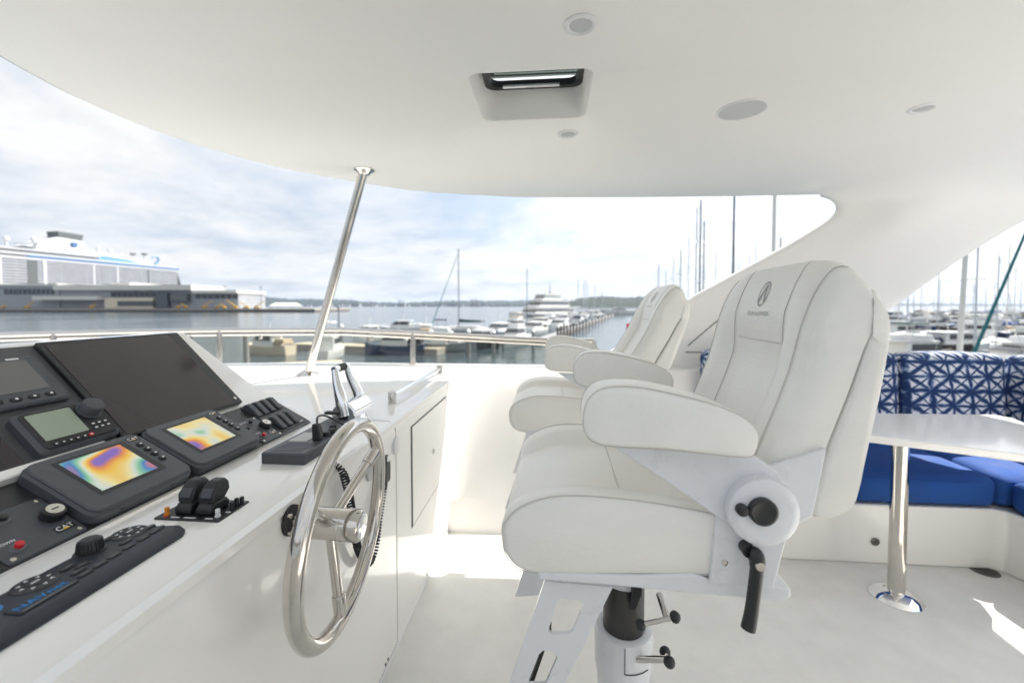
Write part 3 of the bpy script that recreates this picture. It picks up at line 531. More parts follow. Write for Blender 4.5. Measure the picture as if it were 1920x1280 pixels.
# ================================================================== steering wheel
wc = Vector((-.494, .985, .886)); sw = thing('steering_wheel', wc, 'polished steel three spoke steering wheel with tubular rim', 'wheel')
ax = Vector((math.cos(R(-4))*math.cos(R(3.6)), math.cos(R(-4))*math.sin(R(3.6)), math.sin(R(-4)))); up_ = (Vector((0, 0, 1))-ax*ax.z).normalized(); sd = up_.cross(ax)
Rw = .238; b = MB(); b.tube([wc+(up_*math.cos(2*math.pi*k/72)+sd*math.sin(2*math.pi*k/72))*Rw for k in range(72)], .0185, 18, loop=True); b.build('rim', 'steel', sw)
b = MB(); b.rev(wc-ax*.075, ax, [(0, .034), (.002, .037), (.066, .037), (.067, .0362), (.069, .0362), (.070, .038), (.110, .038), (.114, .035), (.116, .030)], 36); hub = b.build('hub', 'steel', sw)
b = MB(); b.rev(wc+ax*.040, ax, [(0, .030), (.003, .029), (.005, .020), (.005, .001)], 28); b.build('hub_emblem', 'chrome', hub)
b = MB(); b.cyl(wc-ax*.165, wc-ax*.07, .0165, n=18); b.build('shaft', 'steel', sw)
pc = wc-ax*.155; b = MB(); b.rev((fx+.0005, pc.y, pc.z), (1, 0, 0), [(0, .036), (.006, .036), (.009, .032), (.010, .02)], 28); b.build('mount_plate', 'rubber', sw)
for k in range(4): a = R(45+90*k); b = MB(); b.rev((fx+.009, pc.y+.028*math.cos(a), pc.z+.028*math.sin(a)), (1, 0, 0), [(0, .006), (.006, .006), (.008, .003)], 10); b.build('mount_bolt', 'steel', sw)
for ang in (180, 58, -58):
    dv = up_*math.cos(R(ang))+sd*math.sin(R(ang)); b = MB(); b.cyl(wc-ax*.035+dv*.03, wc+dv*(Rw-.012), .0125, n=16); q = b.build('spoke', 'steel', sw)
    b = MB(); b.cyl(wc-ax*.008+dv*(Rw-.062), wc+dv*(Rw-.015), .0162, n=16); b.build('collar', 'steel', q, bevel=.002)
# ================================================================== helm chairs
def c85(pts, Y=.85): return [at(x, y, Y=Y) for x, y in pts]
CX, CY = .19, 1.13
def crc(pts, n=3):                                                   # closed smooth curve through points of any dimension
    out = []; K = len(pts)
    for i in range(K):
        a, b, c, d = (pts[(i+j) % K] for j in (-1, 0, 1, 2))
        for k in range(n):
            t = k/n; out.append(tuple(.5*(2*q+(r-p)*t+(2*p-5*q+4*r-s_)*t*t+(3*q-p-3*r+s_)*t**3) for p, q, r, s_ in zip(a, b, c, d)))
    return out
def make_chair():
    t = thing('helm_chair', (CX, CY, 0), '', 'chair', 'helm chairs')
    ys = lambda y: CY+y
    # seat cushion: profiles across the width, bolsters at both sides
    sp_ = [(-.102, .925), (-.098, .968), (-.062, 1.005), (.0, 1.028), (.076, 1.034), (.18, 1.029), (.282, 1.017), (.38, 1.0), (.435, .982), (.452, .95), (.45, .915), (.42, .892), (.324, .885), (.202, .878), (.1, .87), (.002, .862), (-.06, .867), (-.091, .89)]; sp_ = crc(sp_)
    def ring(y, drop, shr, fwd=0):
        out = []
        for x, z in sp_:
            xx, zz = x, z
            if z > .94: zz = z-drop*min(1, max(0, (z-.94)/.06))
            cx_, cz_ = .17, .95; xx = cx_+(xx-cx_)*shr; zz = cz_+(zz-cz_)*shr
            if x < .05: xx -= fwd*(1 if z > .88 else .5)
            out.append((xx, ys(y), zz))
        return out
    st = [(.268, .0, .93), (.264, 0, .975), (.250, 0, 1.0), (.215, .004, 1.0), (.190, .012, 1.0), (.172, .034, .99), (.150, .036, .995), (.07, .030, 1.0), (0, .028, 1.0)]
    full = [(-a, b_, c) for a, b_, c in st]+[(a, b_, c) for a, b_, c in reversed(st[:-1])]
    seat = MB().loft([ring(*s_) for s_ in full]).build('seat_cushion', 'vinyl', t, angle=60)
    for sg in (-1, 1):
        MB().tube([(x*1.0, ys(sg*.2655), z) for x, z in [(p[0], p[2]) for p in ring(.26, 0, .985)]], .0013, 6, loop=True).build('piping', 'thread', seat)
        tp = [p for p in ring(.172, .034, .99)]; MB().tube([(p[0], ys(sg*.176), p[2]+.001) for p in tp[0:27]], .0011, 5).build('seam', 'thread', seat)
    zz = lambda x: 1.034-.030-(.0 if x < .08 else (x-.08)*.10)
    MB().tube([(.155, ys(y), 1.0018-.0*abs(y)) for y in (-.16, -.08, 0, .08, .16)], .0014, 5).build('seam', 'thread', seat)
    # backrest cushion
    bp_ = [(.395, 1.04), (.408, 1.08), (.419, 1.126), (.447, 1.199), (.478, 1.292), (.498, 1.38), (.520, 1.45), (.545, 1.50), (.566, 1.519), (.592, 1.512), (.612, 1.48), (.619, 1.423), (.598, 1.373), (.57, 1.273), (.535, 1.17), (.50, 1.06), (.47, 1.03), (.42, 1.025)]
    bn = [1, 1, 1, 1, 1, 1, .9, .6, .2, 0, 0, 0, 0, 0, 0, 0, .3, .8]; bq = crc([(x, z, f_) for (x, z), f_ in zip(bp_, bn)]); bp_ = [(x, z) for x, z, f_ in bq]; bn = [f_ for x, z, f_ in bq]
    def bring(y, rec, low, hw):
        out = []
        for (x, z), f_ in zip(bp_, bn):
            k = max(0, (z-1.30)/.22); out.append((x+rec*f_*(.25+.75*min(1, max(0, (1.40-z)/.10))), ys(y*hw), z-low*k*k))
        return out
    bs = [(.262, .060, .11, 1), (.258, .030, .075, 1), (.245, .010, .045, 1), (.222, .0, .022, 1), (.195, -.004, .010, 1), (.165, .004, .004, 1), (.140, .026, .002, 1), (.118, .036, 0, 1), (.06, .034, 0, 1), (0, .033, 0, 1)]
    bf = [(-a, b_, c, d_) for a, b_, c, d_ in bs]+[s_ for s_ in reversed(bs[:-1])]
    rec2 = lambda s_: bring(*s_)
    back = MB().loft([rec2(s_) for s_ in bf]).build('back_cushion', 'vinyl', t, angle=60)
    for sg in (-1, 1):
        for yy, q in ((.224, bring(.224, 0, .023, 1)), ): MB().tube([(p[0]-.0012, ys(sg*yy), p[2]+.0012) for p in q[3:27]], .0012, 5).build('seam', 'thread', back)
        q = bring(.135, .029, .002, 1); MB().tube([(p[0]-.001, ys(sg*.131), p[2]) for p in q[3:26]], .0010, 5).build('seam', 'thread', back)
    q = bring(0, .033, 0, 1)[0:27]
    def surfx(z):
        for p, r_ in zip(q, q[1:]):
            if p[2] <= z <= r_[2]: return p[0]+(r_[0]-p[0])*(z-p[2])/(r_[2]-p[2])
        return q[-1][0]
    MB().tube([(surfx(1.335)-.0004, ys(y), 1.335) for y in (-.112, -.06, 0, .06, .112)], .0011, 5).build('seam', 'thread', back)
    # emblem and lettering follow the curve of the head panel
    def stick(x, y): z = 1.425+y*.95; return (surfx(z)-.0014, ys(-x), z)
    ell = lambda r_: [stick(r_*.72*math.cos(2*math.pi*k/40), .026+r_*math.sin(2*math.pi*k/40)) for k in range(40)]
    e_ = MB(); e_.loft([ell(.033), ell(.0285)], cap=False)
    def band(o_, i_): e_.loft([[stick(x, y) for x, y in bez2(o_)], [stick(x, y) for x, y in bez2(i_)]], cap=False, closed=False)
    bez2 = lambda l: [(p.x, p.y) for p in bez([(x, y, 0) for x, y in l], 4)]
    band([(-.019, .006), (-.011, .026), (-.001, .046), (.007, .051)], [(-.012, .001), (-.005, .021), (.002, .036), (.008, .041)]); band([(.007, .051), (.010, .030), (.018, .008)], [(.003, .044), (.005, .024), (.011, .000)])
    e_.build('emblem', 'emblem', back, flat=True)
    tx = text('lettering', 'OCEAN ALEXANDER', .0135, Matrix.Identity(4), 'emblem', back, ext=0); o0_ = ORG[tx.name]
    for v_ in tx.data.vertices: p = v_.co+o0_; v_.co = Vector(stick(p.x*.90, p.y*1.15-.026))-o0_
    # rear shell
    shp = [(.606, 1.452), (.620, 1.446), (.633, 1.42), (.636, 1.38), (.629, 1.30), (.612, 1.20), (.596, 1.12), (.580, 1.05), (.556, 1.025), (.515, 1.012), (.500, 1.02), (.506, 1.06), (.54, 1.17), (.575, 1.273), (.603, 1.373), (.622, 1.42)]
    shp = crc(shp, 2)
    def sring(y, s_): return [(.585+(x-.585)*s_+.0, ys(y), (z if z < 1.3 else z-(1-s_)*.5*(z-1.3)/.17)) for x, z in shp]
    MB().loft([sring(y, s_) for y, s_ in ((-.266, .80), (-.262, .95), (-.246, 1), (-.12, 1.02), (0, 1.03), (.12, 1.02), (.246, 1), (.262, .95), (.266, .80))]).build('back_shell', 'vinyl', t, angle=60)
    # arms
    ap = c85([(1093, 800), (1094, 770), (1103, 746), (1125, 728), (1160, 722), (1210, 724), (1280, 738), (1345, 758), (1390, 780), (1412, 800), (1418, 820), (1412, 845), (1398, 856), (1330, 852), (1250, 846), (1170, 840), (1125, 834), (1102, 822)], .80); ap = [Vector(p) for p in crc([tuple(p) for p in ap])]
    ctr = Vector((.22, 0, 1.205))
    for sg in (-1, 1):
        ars = []
        for y, s_ in ((-.048, .80), (-.0465, .90), (-.041, .965), (-.028, .995), (-.012, 1.0), (.012, 1.0), (.028, .995), (.041, .965), (.0465, .90), (.048, .80)):
            dd = .022*(1-s_)/.2*1.0
            ars.append([(p.x+(.012 if 0 else 0)+(ctr.x-p.x)*min(.9, dd/max(.02, abs((p-ctr).length))), ys(sg*.29+y), p.z+(ctr.z-p.z)*min(.9, dd/max(.02, math.hypot(p.x-ctr.x, p.z-ctr.z)))) for p in ap])
        arm = MB().loft(ars).build('armrest', 'vinyl_arm', t, angle=60)
        for s2 in (-1, 1): MB().tube([(p[0], ys(sg*.29+s2*.0425), p[2]) for p in (ars[2] if s2 < 0 else ars[-3])], .0011, 5, loop=True).build('piping', 'thread', arm)
        # bracket from arm to pivot, back link, pivot disc, lower plate
        y0 = ys(sg*.286); dy = (0, .014*sg if sg > 0 else -.014, 0); dyi = (0, -.012*sg, 0)
        pl = lambda pts: [Vector((p.x, y0, p.z)) for p in c85(pts)]
        MB().prism(pl([(1145, 834), (1405, 848), (1452, 880), (1478, 930), (1470, 985), (1400, 1000), (1345, 968), (1255, 905)]), dyi).build('arm_bracket', 'paint', t, bevel=.003)
        MB().prism([p+Vector((0, -.012*sg-.001*sg, 0)) for p in pl([(1400, 880), (1450, 872), (1548, 840), (1522, 968), (1478, 990), (1420, 985)])], (0, -.012*sg, 0)).build('back_link', 'paint', t, bevel=.003)
        pv = at(1415, 945, Y=.85); b = MB(); b.rev((pv.x, y0-.002*sg, pv.z), (0, sg, 0), [(0, .062), (.016, .064), (.026, .062), (.031, .055), (.033, .046), (.034, .001)], 44); b.build('pivot_disc', 'paint', t, angle=30)
        kp = at(1421, 950, Y=.82); b = MB(); b.rev((kp.x, y0+.030*sg, kp.z), (0, sg, 0), [(0, .025), (.012, .025), (.014, .021), (.013, .019), (.0135, .001)], 28); b.build('knob', 'black', t)
        kp = at(1384, 948, Y=.82); b = MB(); b.rev((kp.x, y0+.030*sg, kp.z), (0, sg, 0), [(0, .011), (.010, .011), (.012, .008), (.0122, .001)], 18); b.build('stop_button', 'black', t)
        MB().prism([Vector((p.x, ys(sg*.276), p.z)) for p in c85([(1343, 955), (1478, 985), (1447, 1104), (1329, 1094)])], (0, -.012*sg, 0)).build('side_plate', 'paint', t, bevel=.003)
        bo = at(1357, 1054, Y=.85); b = MB(); b.rev((bo.x, ys(sg*.2765), bo.z), (0, sg, 0), [(0, .006), (.002, .006), (.003, .004)], 14); b.build('bolt', 'steel', t)
    yl = ys(-.276); q0 = at(1395, 1022, Y=.85); q1 = at(1412, 1046, Y=.835); q2 = at(1392, 1162, Y=.835)
    b = MB(); b.cyl((q0.x, yl+.004, q0.z), (q0.x, yl-.022, q0.z), .013, n=18); lv = b.build('lever_boss', 'black', t, bevel=.002)
    P = bez([(q0.x, yl-.022, q0.z), ((q0.x+q1.x)/2+.004, yl-.026, (q0.z+q1.z)/2+.005), (q1.x, yl-.028, q1.z), (q1.x-.004, yl-.03, q1.z-.04), (q2.x+.006, yl-.034, q2.z+.03), (q2.x, yl-.036, q2.z)], 6)
    MB().tube(P, [.0135 if i < 14 else .0118+.0012*max(0, (i-22)/8) for i in range(len(P))], 12).build('recline_lever', 'black', t)
    b = MB(); b.rev((q1.x, yl-.038, q1.z), (0, -1, 0), [(0, .0085), (.004, .008), (.0045, .001)], 16); b.build('lever_screw', 'steel', t)
    # frame under the seat
    fr = c85([(1005, 1082), (1200, 1084), (1300, 1078), (1330, 1090), (1445, 1098), (1482, 1102), (1483, 1122), (1465, 1130), (1150, 1104), (1010, 1096)])
    MB().loft([[(p.x, ys(-.272), p.z) for p in fr], [(p.x, ys(.272), p.z) for p in fr]]).build('seat_frame', 'paint', t, bevel=.005)
    # footrest side plates with slots, and ribbed treads
    def fpt(x, y): p = at(x, y, Y=.90); return Vector((p.x, 0, p.z))
    A_, B_, C2, D2 = fpt(1018, 1095), fpt(1147, 1104), fpt(1060, 1280), fpt(955, 1280)
    ext = lambda p, q_, k: q_+(q_-p)*k
    C3 = ext(B_, C2, .55); D3 = ext(A_, D2, .55)
    cut = lambda c: [fpt(*k) for k in c]
    h1 = cut([(1043, 1132), (1052, 1127), (1088, 1130), (1092, 1138), (1072, 1188), (1064, 1194), (1030, 1195), (1025, 1188)]); h2 = cut([(1007, 1234), (1015, 1226), (1038, 1228), (1043, 1238), (1020, 1290), (985, 1292)])
    for sg in (-1, 1):
        mv = lambda l: [Vector((p.x, ys(sg*.225), p.z)) for p in l]
        MB().plate(mv([A_, B_, C3, D3]), [mv(h1), mv(h2)], (0, -.010*sg, 0)).build('footrest_bracket', 'paint', t)
    du_ = (A_-D3).normalized(); nn_ = Vector((du_.z, 0, -du_.x)); p0_ = D3+du_*.03+nn_*.045
    for j in range(9): b = MB(); y_ = ys(-.205+j*.018); b.prism([Vector((p.x, y_, p.z)) for p in (p0_, p0_+nn_*.008, p0_+nn_*.008+du_*.22, p0_+du_*.22)], (0, .012, 0)); b.build('tread_rib', 'rubber', t)
    # pedestal
    b = MB(); b.rev((CX, CY, .0), (0, 0, 1), [(0, .17), (.010, .17), (.018, .165), (.022, .12), (.03, .078), (.045, .067), (.46, .067), (.465, .069)], 40); col = b.build('pedestal_column', 'paint', t)
    for k in range(8): a = 2*math.pi*(k+.5)/8; b = MB(); b.rev((CX+.148*math.cos(a), CY+.148*math.sin(a), .018), (0, 0, 1), [(0, .010), (.005, .009), (.006, .001)], 10); b.build('bolt', 'drain', col)
    b = MB(); b.rev((CX, CY, .44), (0, 0, 1), [(0, .068), (.03, .074), (.115, .076), (.128, .072), (.132, .062), (.130, .054)], 40); cl = b.build('clamp_collar', 'paint', t)
    b = MB(); b.cyl((CX, CY, .44), (CX, CY, .745), .053, n=36); b.build('inner_tube', 'tube', t)
    b = MB(); b.rev((CX, CY, .70), (0, 0, 1), [(0, .058), (.03, .062), (.06, .10), (.14, .11)], 36); b.build('swivel_head', 'paint', t)
    def tee(p, q_, k1, k2, r_=.008):
        b = MB(); b.cyl(p, q_, r_, n=12); h_ = b.build('clamp_handle', 'steel', t); b = MB(); b.cyl(k1, k2, .0055, n=10); b.build('tee_bar', 'steel', h_)
        for e1 in (k1, k2): b = MB(); dd = (Vector(k2)-Vector(k1)).normalized(); b.rev(Vector(e1)-dd*.012, dd, [(0, .003), (.003, .010), (.010, .0135), (.016, .0125), (.022, .007), (.024, .001)], 16); b.build('ball_knob', 'black', h_)
    a1 = at(1230, 1112, Y=1.06); a2 = at(1247, 1160, Y=1.0); tee(a1, a2, at(1197, 1170, Y=1.0), at(1261, 1154, Y=.99))
    a1 = at(1190, 1234, Y=1.06); a2 = at(1245, 1233, Y=1.03); tee(a1, a2, at(1241, 1220, Y=1.06), at(1250, 1239, Y=1.0))
    q = at(1188, 1108, Y=1.06); b = MB(); b.loft([[(q.x+x, q.y+y, q.z-z) for x, y in ((-.012, -.01), (.012, -.01), (.012, .01), (-.012, .01))] for z in (-.03, .0)]+[[(q.x-.008+x, q.y+y, q.z-.045) for x, y in ((-.010, -.008), (.006, -.008), (.006, .008), (-.010, .008))]]); b.build('swivel_catch', 'black', t, bevel=.003)
    b = MB(); b.tube([(CX+.0765*math.cos(a), CY+.0765*math.sin(a), .50) for a in (R(-95), R(-85), R(-75), R(-60), R(-45))], .0012, 4); b.tube([(CX+.0768*math.cos(R(-95)), CY+.0768*math.sin(R(-95)), z) for z in (.50, .53, .568)], .0012, 4); b.build('split_line', 'dark_gap', cl)
    return t
ch1 = make_chair(); ch1['label'] = 'nearer white vinyl helm chair with armrests on a pedestal, in the foreground'
ch2 = copy_tree(ch1); ch2['label'] = 'farther white vinyl helm chair on a pedestal, beyond the foreground chair'; ch2.location = (CX-.085, 2.225, .012)
pv_ = Vector((.397-CX, 0, 1.037))
ch2.location.z = 0
for o in ch2.children:
    if o.name.split('.')[0] != 'pedestal_column': o.location.z = -.028
for o in ch2.children:
    if o.name.split('.')[0] in ('back_cushion', 'back_shell'): o.matrix_basis = Matrix.Translation(pv_+Vector((.012, 0, .045))) @ Matrix.Rotation(R(11), 4, 'Y') @ Matrix.Translation(-pv_)
ch1.rotation_euler.z = R(-1.5); ch1.location.x += .009
# ================================================================== dinette: bench, cushions, table
sf = thing('bench_base', (1.9, 2.8, 0), 'white moulded bench base under the blue cushions', 'bench')
b = MB(); b.loft([[(x, y, 0) for x, y in ((1.05, 2.47), (2.36, 2.47), (2.42, 2.44), (2.44, 2.38), (2.50, 1.0), (4.2, 1.0), (4.2, 3.26), (1.05, 3.26))], [(x, y, .335) for x, y in ((1.05, 2.455), (2.36, 2.455), (2.405, 2.43), (2.425, 2.38), (2.48, 1.0), (4.2, 1.0), (4.2, 3.26), (1.05, 3.26))]]); b.build('moulding', 'gelcoat', sf, bevel=.01)
b = MB(); b.rev(at(1641, 1015, Y=2.46), (0, -1, 0), [(0, .022), (.004, .021), (.006, .014), (.002, .012), (.001, .001)], 20); b.build('drain_plug', 'drain', sf)
def cushion(name, x0, x1, y0, y1, z0, z1, m, label, cat, group, r=.045, lean=0., axis='y', puff=.020):
    nx, ny, nz = 9, 7, 5; b = MB(); 
    def P(u, v, w_):                                                 # rounded, slightly puffed box
        cx_, cy_, cz_ = (x0+x1)/2, (y0+y1)/2, (z0+z1)/2; hx, hy, hz = (x1-x0)/2, (y1-y0)/2, (z1-z0)/2
        p = Vector((u*hx, v*hy, w_*hz)); inn = Vector((max(-hx+r, min(hx-r, p.x)), max(-hy+r, min(hy-r, p.y)), max(-hz+r, min(hz-r, p.z)))); d_ = p-inn
        if d_.length > 1e-6: p = inn+d_.normalized()*r
        k = puff*(1-u*u)*(1-v*v); p.z += k*(1 if w_ > 0 else 0); k2 = puff*(1-u*u)*(1-w_*w_); p.y += -k2 if v < 0 else k2*0
        s_ = (p.z+hz)*lean
        return (cx_+p.x+(s_ if axis == 'x' else 0), cy_+p.y+(s_ if axis == 'y' else 0), cz_+p.z)
    def grid(fn, na, nb): 
        vs = [fn(-1+2*i/na, -1+2*j/nb) for i in range(na+1) for j in range(nb+1)]; b.add(vs, [(i*(nb+1)+j, (i+1)*(nb+1)+j, (i+1)*(nb+1)+j+1, i*(nb+1)+j+1) for i in range(na) for j in range(nb)])
    S_ = lambda t: math.copysign(abs(t)**.7, t)
    for s_ in (-1, 1):
        grid(lambda a, c: P(S_(a), S_(c), s_), 14, 12); grid(lambda a, c: P(S_(a), s_, S_(c)), 14, 8); grid(lambda a, c: P(s_, S_(a), S_(c)), 12, 8)
    b2 = thing(name, ((x0+x1)/2, (y0+y1)/2, z0), label, cat, group)
    q_ = b.build('cover', m, b2, angle=80)
    ed = [Vector(P(u, -1, .999)) for u in (-.9, -.5, 0, .5, .9)]; 
    pr = [P(S_(u/10), -.985, .72) for u in range(-9, 10)] if axis == 'y' else [P(-.985, S_(u/10), .72) for u in range(-9, 10)]
    MB().tube(pr, .003, 5).build('piping', m, b2); return b2
G1, G2 = 'blue seat cushions of the bench', 'patterned back cushions of the bench'
cushion('seat_cushion_pad', 1.07, 1.655, 2.45, 3.10, .338, .500, 'blue_fabric', 'blue seat cushion half hidden behind the foreground chair back', 'cushion', G1)
cushion('seat_cushion_pad', 1.668, 2.385, 2.45, 3.10, .338, .505, 'blue_fabric', 'blue seat cushion behind the steel table leg', 'cushion', G1)
cushion('seat_cushion_pad', 2.395, 3.02, 2.46, 3.10, .338, .503, 'blue_fabric', 'blue corner seat cushion between the two runs of the bench', 'cushion', G1)
cushion('seat_cushion_pad', 2.42, 3.02, 1.75, 2.448, .338, .503, 'blue_fabric', 'blue seat cushion at the right edge of the picture', 'cushion', G1, axis='x')
cushion('back_cushion_pad', 1.09, 1.66, 3.04, 3.20, .505, 1.10, 'shibori', 'blue and white patterned back cushion left of the foreground chair back', 'cushion', G2, r=.05, lean=.06)
cushion('back_cushion_pad', 1.67, 2.36, 3.04, 3.20, .505, 1.095, 'shibori', 'blue and white patterned back cushion just right of the foreground chair back', 'cushion', G2, r=.05, lean=.06)
cushion('back_cushion_pad', 2.37, 3.02, 3.04, 3.20, .505, 1.09, 'shibori', 'wide blue and white patterned back cushion above the table', 'cushion', G2, r=.05, lean=.06)
cushion('back_cushion_pad', 3.03, 3.19, 2.45, 3.18, .505, 1.085, 'shibori', 'blue and white patterned back cushion of the cross bench at the right edge', 'cushion', G2, r=.05, lean=.05, axis='x')
tb = thing('dinette_table', (1.685, 2.185, 0), 'white glossy table with clipped corners on a polished steel leg', 'table')
tp = [(1.40, 2.30), (1.52, 2.225), (2.02, 1.978), (2.06, 1.985), (2.10, 2.03), (2.56, 2.51), (2.61, 2.62), (2.58, 2.70), (1.62, 2.66), (1.42, 2.52)]
b = MB(); b.prism([(x, y, .752) for x, y in tp], (0, 0, .036)); b.build('table_top', 'table', tb, bevel=.006)
b = MB(); b.cyl((1.685, 2.185, .01), (1.685, 2.185, .752), .034, n=32); b.build('leg', 'steel', tb)
b = MB(); b.rev((1.685, 2.185, 0), (0, 0, 1), [(0, .105), (.006, .105), (.020, .09), (.032, .060), (.038, .038)], 40); b.build('leg_flange', 'chrome', tb)
p = at(1845, 1069, Z=.001); dn = thing('deck_drain', p, 'round dark deck drain in the floor corner below the bench', 'drain')
b = MB(); b.rev(p, (0, 0, 1), [(0, .062), (.003, .061), (.004, .052), (.002, .05)], 28); b.build('rim', 'drain', dn)
for k in range(5): b = MB(); b.box(p.x-.042, p.x+.042, p.y-.040+k*.018, p.y-.033+k*.018, .003, .006); b.build('grate_bar', 'drain', dn)
# ================================================================== OUTSIDE: boats
def hullmesh(L, B, fb, name, m, t, stern=.75, sheer=.25):
    rings = []
    for k in range(9):
        s_ = k/8; x = -L/2+L*s_; w_ = B/2*(stern+(1-stern)*math.sin(min(1, s_/.5)*math.pi/2) if s_ < .5 else math.sqrt(max(.0004, 1-((s_-.5)/.5)**2.2))); z = fb*(1+sheer*(s_-.4)**2*3)
        rings.append([(x, -w_, z), (x, -w_*.86, .15), (x-.02*L*0, -w_*.5, -.3), (x, w_*.5, -.3), (x, w_*.86, .15), (x, w_, z)])
    return MB().loft(rings).build(name, m, t, angle=50)
def stay(t, p, q, r, m='mast_dark', name='stay'): return MB().cyl(p, q, r, n=5).build(name, m, t)
def sailboat(px, d, L, mh, label, hull='hull_white', cover='canvas_navy', rz=185, mast='mast', furl=None, rm=.09, group='sailing boats in the marina', lean=0.):
    t = thing('sailboat', W(px, d)-Vector((0, 0, 0)), label, 'sailboat', group, rz=R(rz), local=True); B = L*.29; mx = L*.08; t.location -= Vector((math.cos(R(rz)), math.sin(R(rz)), 0))*mx
    hullmesh(L, B, .11*L**.9*.85, 'hull', hull, t); fb = .11*L**.9*.85
    MB().loft([[(x, y, z) for x, y in ((-L*.22, -B*.27), (L*.16, -B*.2), (L*.22, 0), (L*.16, B*.2), (-L*.22, B*.27))] for z in (fb*.95, fb+.42)]).build('cabin', 'hull_white', t, bevel=.05)
    for s_ in (-1, 1): b = MB(); b.box(-L*.16, L*.10, s_*B*.262-.02, s_*B*.262+.02, fb+.16, fb+.30); b.build('cabin_window', 'window', t)
    MB().cyl((mx, 0, fb*.5), (mx-lean, 0, mh), rm, rm*.75, 10).build('mast', mast, t)
    for f_ in (.45, .72): MB().cyl((mx-lean*f_, -B*.36, mh*f_), (mx-lean*f_, B*.36, mh*f_), .035, n=6).build('spreader', mast, t)
    bz = fb+1.25; MB().cyl((mx, 0, bz), (mx-L*.36, 0, bz+.1), .07, n=8).build('boom', mast, t)
    MB().tube([(mx-.05, 0, bz+.55), (mx-.35, 0, bz+.34), (mx-L*.12, 0, bz+.25), (mx-L*.24, 0, bz+.22), (mx-L*.37, 0, bz+.18)], [.22, .40, .34, .28, .16], 10).build('sail_cover', cover, t)
    if furl: MB().cyl((L*.47, 0, fb+.5), (mx+.15, 0, mh*.93), .10, .05, 8).build('furled_sail', furl, t)
    else: stay(t, (L*.48, 0, fb), (mx, 0, mh), .014, 'mast')
    stay(t, (-L*.48, 0, fb), (mx-lean, 0, mh), .014, 'mast')
    for s_ in (-1, 1): stay(t, (mx-.2, s_*B*.42, fb), (mx, s_*B*.04, mh*.95), .010, 'mast')
    return t
def motorboat(px, d, L, label, hull='hull_white', rz=185, top='canvas_navy', group='motor boats in the marina', fly=True, cabin='hull_white'):
    t = thing('motorboat', W(px, d), label, 'motorboat', group, rz=R(rz), local=True); B = L*.31; fb = .10*L+.35
    hullmesh(L, B, fb, 'hull', hull, t, .9, .35)
    sec = lambda x0, x1, w_, z: [(x0, -w_, z), (x1, -w_*.85, z), (x1, w_*.85, z), (x0, w_, z)]
    c = MB().loft([sec(-L*.24, L*.24, B*.42, fb*.95), sec(-L*.22, L*.20, B*.40, fb+.75), sec(-L*.21, L*.10, B*.37, fb+1.45)]).build('cabin', cabin, t, bevel=.06)
    MB().loft([sec(-L*.18, L*.212, B*.415, fb+.70), sec(-L*.17, L*.125, B*.385, fb+1.28)]).build('window_band', 'window', c)
    MB().loft([sec(-L*.27, L*.12, B*.41, fb+1.45), sec(-L*.27, L*.11, B*.41, fb+1.55)]).build('roof', cabin, c, bevel=.03)
    if fly:
        MB().loft([sec(-L*.16, L*.08, B*.34, fb+1.55), sec(-L*.16, L*.05, B*.36, fb+2.05)]).build('flybridge', cabin, t, bevel=.05)
        for x, y in ((-.14, -.3), (-.14, .3), (.0, -.3), (.0, .3)): MB().cyl((x*L, y*B, fb+1.9), (x*L, y*B, fb+3.0), .03, n=6).build('canopy_post', 'steel', t)
        MB().loft([sec(-L*.17, L*.03, B*.34, fb+3.0), sec(-L*.16, L*.02, B*.30, fb+3.14)]).build('canopy', top, t)
    else: MB().loft([sec(-L*.46, -L*.22, B*.40, fb+.3), sec(-L*.44, -L*.24, B*.34, fb+.9)]).build('cockpit_cover', top, t, bevel=.08)
    P = [(L*.10, -B*.40, fb+.75), (L*.34, -B*.26, fb+.85), (L*.47, 0, fb+.95), (L*.34, B*.26, fb+.85), (L*.10, B*.40, fb+.75)]; MB().tube(bez(P, 4), .025, 6).build('bow_rail', 'steel', t)
    MB().cyl((-L*.05, 0, fb+1.5), (-L*.08, 0, fb+4.2 if fly else fb+3.0), .03, n=6).build('aerial', 'mast_white', t)
    return t
